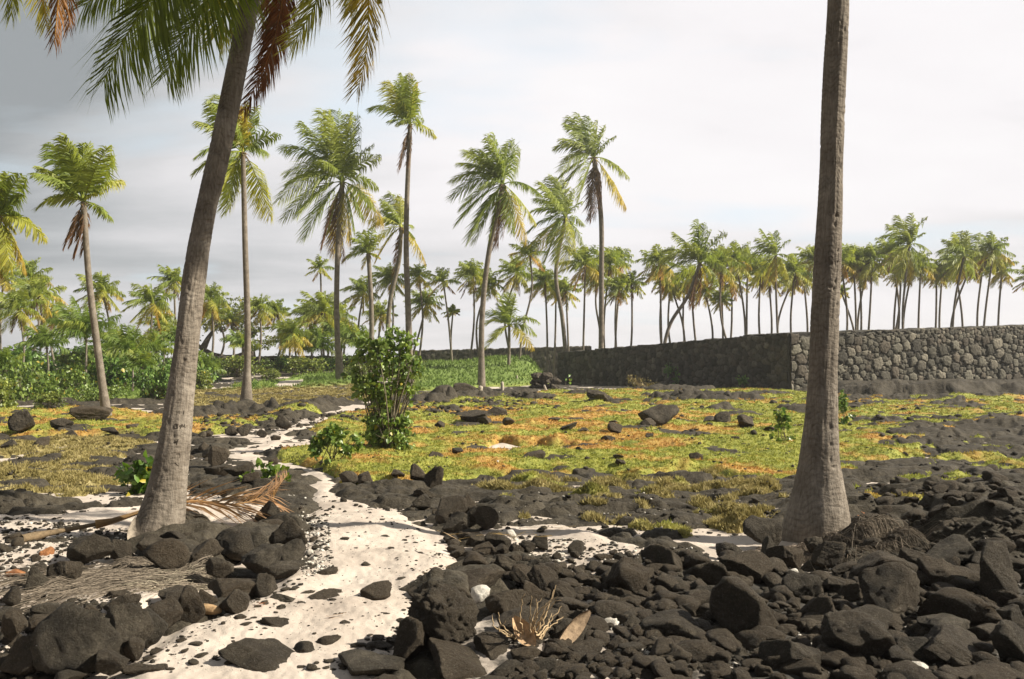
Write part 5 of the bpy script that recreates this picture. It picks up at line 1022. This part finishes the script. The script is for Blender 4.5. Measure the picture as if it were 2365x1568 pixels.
# ------------------------------------------------------------------ roots, fallen fronds, sticks
def rootmat(parent, centre, spread, n, seed, col, lenr=(.25, .8), dirbias=(0, 0), name='root_mat', rad=.0020):
    """thin rootlets draped over the ground round a palm foot"""
    rng = np.random.default_rng(seed); base = np.array(parent.location) if parent else np.zeros(3); n_ = 7; a = rng.uniform(0, 6.28, n); r0 = rng.uniform(0, 1, n)**.6
    st = np.array(centre)[None]+np.stack([np.cos(a)*spread[0]*r0, np.sin(a)*spread[1]*r0], -1); d = rng.normal(0, .35, (n, 2))+np.array(dirbias); d /= np.linalg.norm(d, axis=1, keepdims=True); L = rng.uniform(*lenr, n)
    t = np.linspace(0, 1, n_); P = st[:, None]+d[:, None]*L[:, None, None]*t[None, :, None]; P = P+np.cumsum(rng.normal(0, .012, P.shape), 1)
    z = surf(P[..., 0].ravel(), P[..., 1].ravel()).reshape(P.shape[:2]); z = z+rng.uniform(-.02, .035, (n, 1))*(1-.5*r0[:, None])+.03*np.sin(t*math.pi)[None]*rng.uniform(0, 1, (n, 1)); mb = MB()
    for i in range(n):
        VV, QQ = tube(np.stack([P[i, :, 0], P[i, :, 1], z[i]], -1), rad*rng.uniform(.6, 1.9)*np.linspace(1, .4, n_), 4); mb.add(VV, QQ, C=np.array(col)*rng.uniform(.55, 1.4))
    o = link(name, mb.mesh(name, M_WOOD, base), parent); return o
bpy.context.view_layer.update()
fl = gh(330, 1340); rootmat(thL, (fl[0]+.0, fl[1]), (.62, .5), 900, 1, (.24, .20, .155), dirbias=(-.75, -.45)).__setitem__('label', 'tangled grey root fibres spreading from the palm foot')
f2_ = gh(430, 1350); rootmat(thL, (f2_[0], f2_[1]), (.34, .35), 300, 2, (.32, .28, .21), (.1, .35), (-.5, -.3))
fr_ = gh(1960, 1262); rootmat(rp, (fr_[0]-.05, fr_[1]-.12), (.5, .3), 1000, 3, (.20, .165, .125), (.12, .5), (.35, -.8)).__setitem__('label', 'tangled root fibres around the swollen trunk base')
f3_ = gh(1840, 1268); rootmat(rp, (f3_[0], f3_[1]-.05), (.38, .2), 420, 4, (.34, .28, .22), (.08, .25), (.1, -.8))
def ground_pts(pl, n=16):
    P = np.array([np.append(gh(u, v)[:2], h) for u, v, h in pl]); s = np.linspace(0, 1, len(P)); q = np.linspace(0, 1, n); P = np.stack([np.interp(q, s, P[:, a]) for a in range(3)], -1)
    P[:, 2] += surf(P[:, 0], P[:, 1]); P[:, 2] = np.convolve(np.pad(P[:, 2], 2, mode='edge'), np.ones(5)/5, 'valid'); return P
rng = np.random.default_rng(101); P = ground_pts([(50,1262,.03),(130,1248,.05),(230,1238,.08),(330,1232,.14),(430,1226,.15),(520,1222,.17),(590,1208,.20),(640,1188,.26),(664,1168,.32)], 22)
base = P[0].copy(); th = thing('fallen_palm_frond', base, 'long dry reddish-brown palm frond lying on the sand behind the leaning trunk', 'palm frond'); bpy.context.view_layer.update()
mb, _ = frond(P[5:], 80, .55, .026, ((.36, .22, .13), (.40, .25, .16)), rng, (0, 0, 0), .25, rw=.016, side0=np.array([.05, .85, .5]), twist=False, vee=.25, aoff=26); link('leaflets', mb.mesh('leaflets', M_LEAF, base, False), th)
VV, QQ = tube(P[:9], np.array([.035, .04, .028, .022, .02, .018, .017, .016, .015]), 7); mb = MB(); mb.add(VV, QQ, C=(.20, .145, .085)); link('stalk', mb.mesh('stalk', M_WOOD, base), th)
def strips(label, name, segs, seed, col, wd=.012, rise=.03, cat='palm leaf', group=None):
    rng = np.random.default_rng(seed); P0 = ground_pts([(segs[0][0], segs[0][1], 0), (segs[0][2], segs[0][3], 0)], 4); mb = MB()
    for (u0, v0, u1, v1) in segs:
        P = ground_pts([(u0, v0, rise), ((u0+u1)/2, (v0+v1)/2, rise*1.2), (u1, v1, rise)], 8); r_ = wd*rng.uniform(.5, 1)*np.sin(np.linspace(.3, math.pi-.05, 8))
        T = np.gradient(P, axis=0); S = np.cross(T, np.array([0, 0, 1.])); S /= np.linalg.norm(S, axis=1, keepdims=True); V = np.concatenate([P-S*r_[:, None], P+S*r_[:, None]+np.array([0, 0, .004])]); a = np.arange(7); mb.add(V, np.stack([a, a+1, a+9, a+8], -1), C=np.array(col)*rng.uniform(.8, 1.2))
    o = link(name, mb.mesh(name, M_LEAF, P0[0], False), None, P0[0], label=label, category=cat); 
    if group: o['group'] = group
    return o
strips('dry tan palm leaflets lying across the rocks at the right edge of the path', 'dry_palm_leaf', [(1040,1290,1160,1296),(1100,1297,1268,1300),(1060,1302,1180,1299),(1010,1288,1065,1312),(1150,1292,1275,1296),(1180,1300,1240,1306)], 7, (.52, .38, .26), .016, .16)
strips('bundle of dry leaflets on the sand left of the right-hand heap', 'dry_palm_leaf', [(975,1362,1040,1344),(985,1366,1042,1350),(978,1356,1030,1342)], 8, (.38, .26, .17), .012, .02)
strips('thin straw-coloured leaf strips on the right sand patch', 'dry_palm_leaf', [(1200,1232,1290,1226),(1230,1238,1330,1224),(1215,1229,1300,1232)], 9, (.55, .45, .34), .008, .02)
strips('short reddish leaf strip on the sand below the flat block', 'dry_palm_leaf', [(752,1449,792,1442)], 10, (.55, .30, .18), .008, .012)
strips('curled orange leaf scrap on the sand beside the left rock row', 'dry_palm_leaf', [(590,1420,612,1426),(596,1425,616,1420)], 11, (.50, .20, .09), .016, .014)
strips('orange curled dead leaf on the roots right of the upright trunk', 'dry_palm_leaf', [(1980,1206,2010,1212),(1990,1200,2016,1208),(1985,1211,2014,1205)], 12, (.55, .20, .06), .03, .05)
strips('pale tan leaf strip on the sand near the bottom middle', 'dry_palm_leaf', [(756,1452,800,1438)], 14, (.58, .40, .27), .01, .012)
# coconut husk piece
p = gh(478, 1432); th_ = np.linspace(0, math.pi, 9); VV, QQ = tube(np.stack([p[0]+np.cos(th_)*.09, p[1]+0*th_, p[2]+.05+.01*th_], -1), np.sin(th_)*.032+.002, 8); mb = MB(); mb.add(VV, QQ, C=(.42, .28, .15))
link('coconut_husk', mb.mesh('coconut_husk', M_WOOD, p), None, p, label='tan boat-shaped piece of coconut husk at the foot of the left rock row', category='husk')
# dry flower stalk with its boat-shaped sheaths
p = gh(1225, 1478); D = p[1]-.30; th = thing('dry_flower_stalk', p, 'dry tan palm flower stalk with upright twigs and two pointed sheaths among rocks', 'flower stalk'); bpy.context.view_layer.update(); rng = np.random.default_rng(111)
mb = MB()
for (u0, v0, u1, v1) in [(1215,1475,1212,1368),(1222,1474,1228,1376),(1226,1478,1238,1384),(1230,1474,1252,1380),(1236,1476,1286,1352),(1240,1474,1280,1362),(1244,1476,1290,1378),(1250,1478,1298,1400),(1234,1470,1262,1392),(1228,1470,1290,1385),(1200,1476,1150,1412),(1196,1478,1138,1422),(1190,1474,1170,1436),(1205,1470,1186,1448),(1208,1466,1200,1428),(1246,1476,1302,1425),(1195,1480,1160,1462),(1215,1480,1255,1430),(1238,1470,1275,1420),(1210,1474,1178,1462)]:
    a = at(u0, v0, D+rng.normal(0, .05)); b = at(u1, v1, D+rng.normal(0, .12)); t = np.linspace(0, 1, 14)[:, None]; P = a+(b-a)*t+np.array([1, 0, 0])*np.sin(t*math.pi)*(-.03+rng.normal(0, .03))+rng.normal(0, .0035, (14, 3)); VV, QQ = tube(P, np.linspace(.0055, .002, 14), 5); mb.add(VV, QQ, C=np.array((.50, .37, .22))*rng.uniform(.8, 1.2))
link('twigs', mb.mesh('twigs', M_WOOD, p), th)
def sheath(a, b, wd, curl, col):
    a = np.array(a); b = np.array(b); n_, m_ = 12, 7; t = np.linspace(0, 1, n_)[:, None, None]; s = np.linspace(-1, 1, m_)[None, :, None]; ax = b-a; side = np.array([.5, .35, .75]); side = side-ax*(side@ax)/(ax@ax); side /= np.linalg.norm(side); nn = np.cross(ax/np.linalg.norm(ax), side)
    W = wd*np.sin(t*math.pi*.93+.1)**.8; V = a+ax*t+side*W*s+nn*curl*W*(1-s*s)+np.array([0, 0, 1])*.04*t*t; i = np.arange(n_-1)[:, None]*m_; j = np.arange(m_-1)[None]; Q = np.stack([i+j, i+j+1, i+m_+j+1, i+m_+j], -1).reshape(-1, 4); V = V.reshape(-1, 3)
    mb = MB(); mb.add(V, Q, C=col); mb.add(V+nn*.006, Q[:, ::-1], C=np.array(col)*.8); return mb
link('sheath', sheath(at(1285,1492,D-.05), at(1363,1428,D+.1), .055, -.6, (.52, .38, .25)).mesh('sheath', M_WOOD, p), th)
link('sheath', sheath(at(1236,1490,D-.08), at(1186,1442,D-.02), .05, .6, (.50, .34, .20)).mesh('sheath', M_WOOD, p), th)
# small upright husk shard by the leaning trunk
q = gh(303, 1262); link('leaf_sheath', sheath(q+np.array([0, 0, 0]), q+np.array([.03, .02, .20]), .05, .5, (.42, .36, .29)).mesh('leaf_sheath', M_WOOD, q), None, q, label='pale pointed leaf sheath leaning against the left foot of the leaning trunk', category='leaf sheath')
# bare branch and wooden stakes
P = np.array([at(1946,1292, gh(1960,1300)[1]), at(1975,1306, gh(1980,1312)[1]), at(2010,1330, gh(2010,1335)[1])]); P[:, 2] += .03; s = np.linspace(0, 1, 3); t = np.linspace(0, 1, 10); PP = np.stack([np.interp(t, s, P[:, a]) for a in range(3)], -1)
VV, QQ = tube(PP, .030+.005*np.sin(t*9), 8); mb = MB(); mb.add(VV, QQ, C=(.27, .23, .17)); link('bare_branch', mb.mesh('bare_branch', M_WOOD, PP[0]), None, PP[0], label='pale bare branch lying below the roots of the upright palm', category='branch')
for (u, v, hpx, wpx, tl, lab) in ((1160,915,20,8,0,'short pale wooden stake in the rocks right of the shaggy palm'),(1108,918,14,12,.2,'pale stub stone post at the foot of the shaggy palm'),(1262,902,14,5,-.4,'leaning pale stake before the stone mound'),(1194,880,8,4,0,'tiny pale marker post on the green bank')):
    p = gh(u, v); p[2] = float(surf(p[0], p[1])[0]); k = p[1]/F; t = np.array([-.1, .3, .6, .9, 1.0])*hpx*k; VV, QQ = tube(np.stack([t*tl, t*0, t], -1), np.array([.5, .5, .48, .46, .05])*wpx*k, 6); mb = MB(); mb.add(VV, QQ, C=(.50, .44, .36)); link('stake', mb.mesh('stake', M_WOOD), None, p, label=lab, category='stake')
# ------------------------------------------------------------------ thin sea air
hz = bpy.data.materials.new('air'); hz.use_nodes = True; t = hz.node_tree; t.nodes.clear(); o_ = N(t, 'ShaderNodeOutputMaterial'); pv = N(t, 'ShaderNodeVolumePrincipled')
pv.inputs['Color'].default_value = (.93, .94, .95, 1); pv.inputs['Density'].default_value = .00055; pv.inputs['Anisotropy'].default_value = .3; LK(t, pv.outputs[0], o_.inputs['Volume'])
x0, x1, y0, y1, z0, z1 = -760, 760, -760, 760, -7.5, 26
hv = [(x, y, z) for z in (z0, z1) for y in (y0, y1) for x in (x0, x1)]
link('haze', mesh('haze', hv, [[(0, 2, 3, 1), (4, 5, 7, 6), (0, 1, 5, 4), (2, 6, 7, 3), (0, 4, 6, 2), (1, 3, 7, 5)]], hz, smooth=False), kind='stuff')
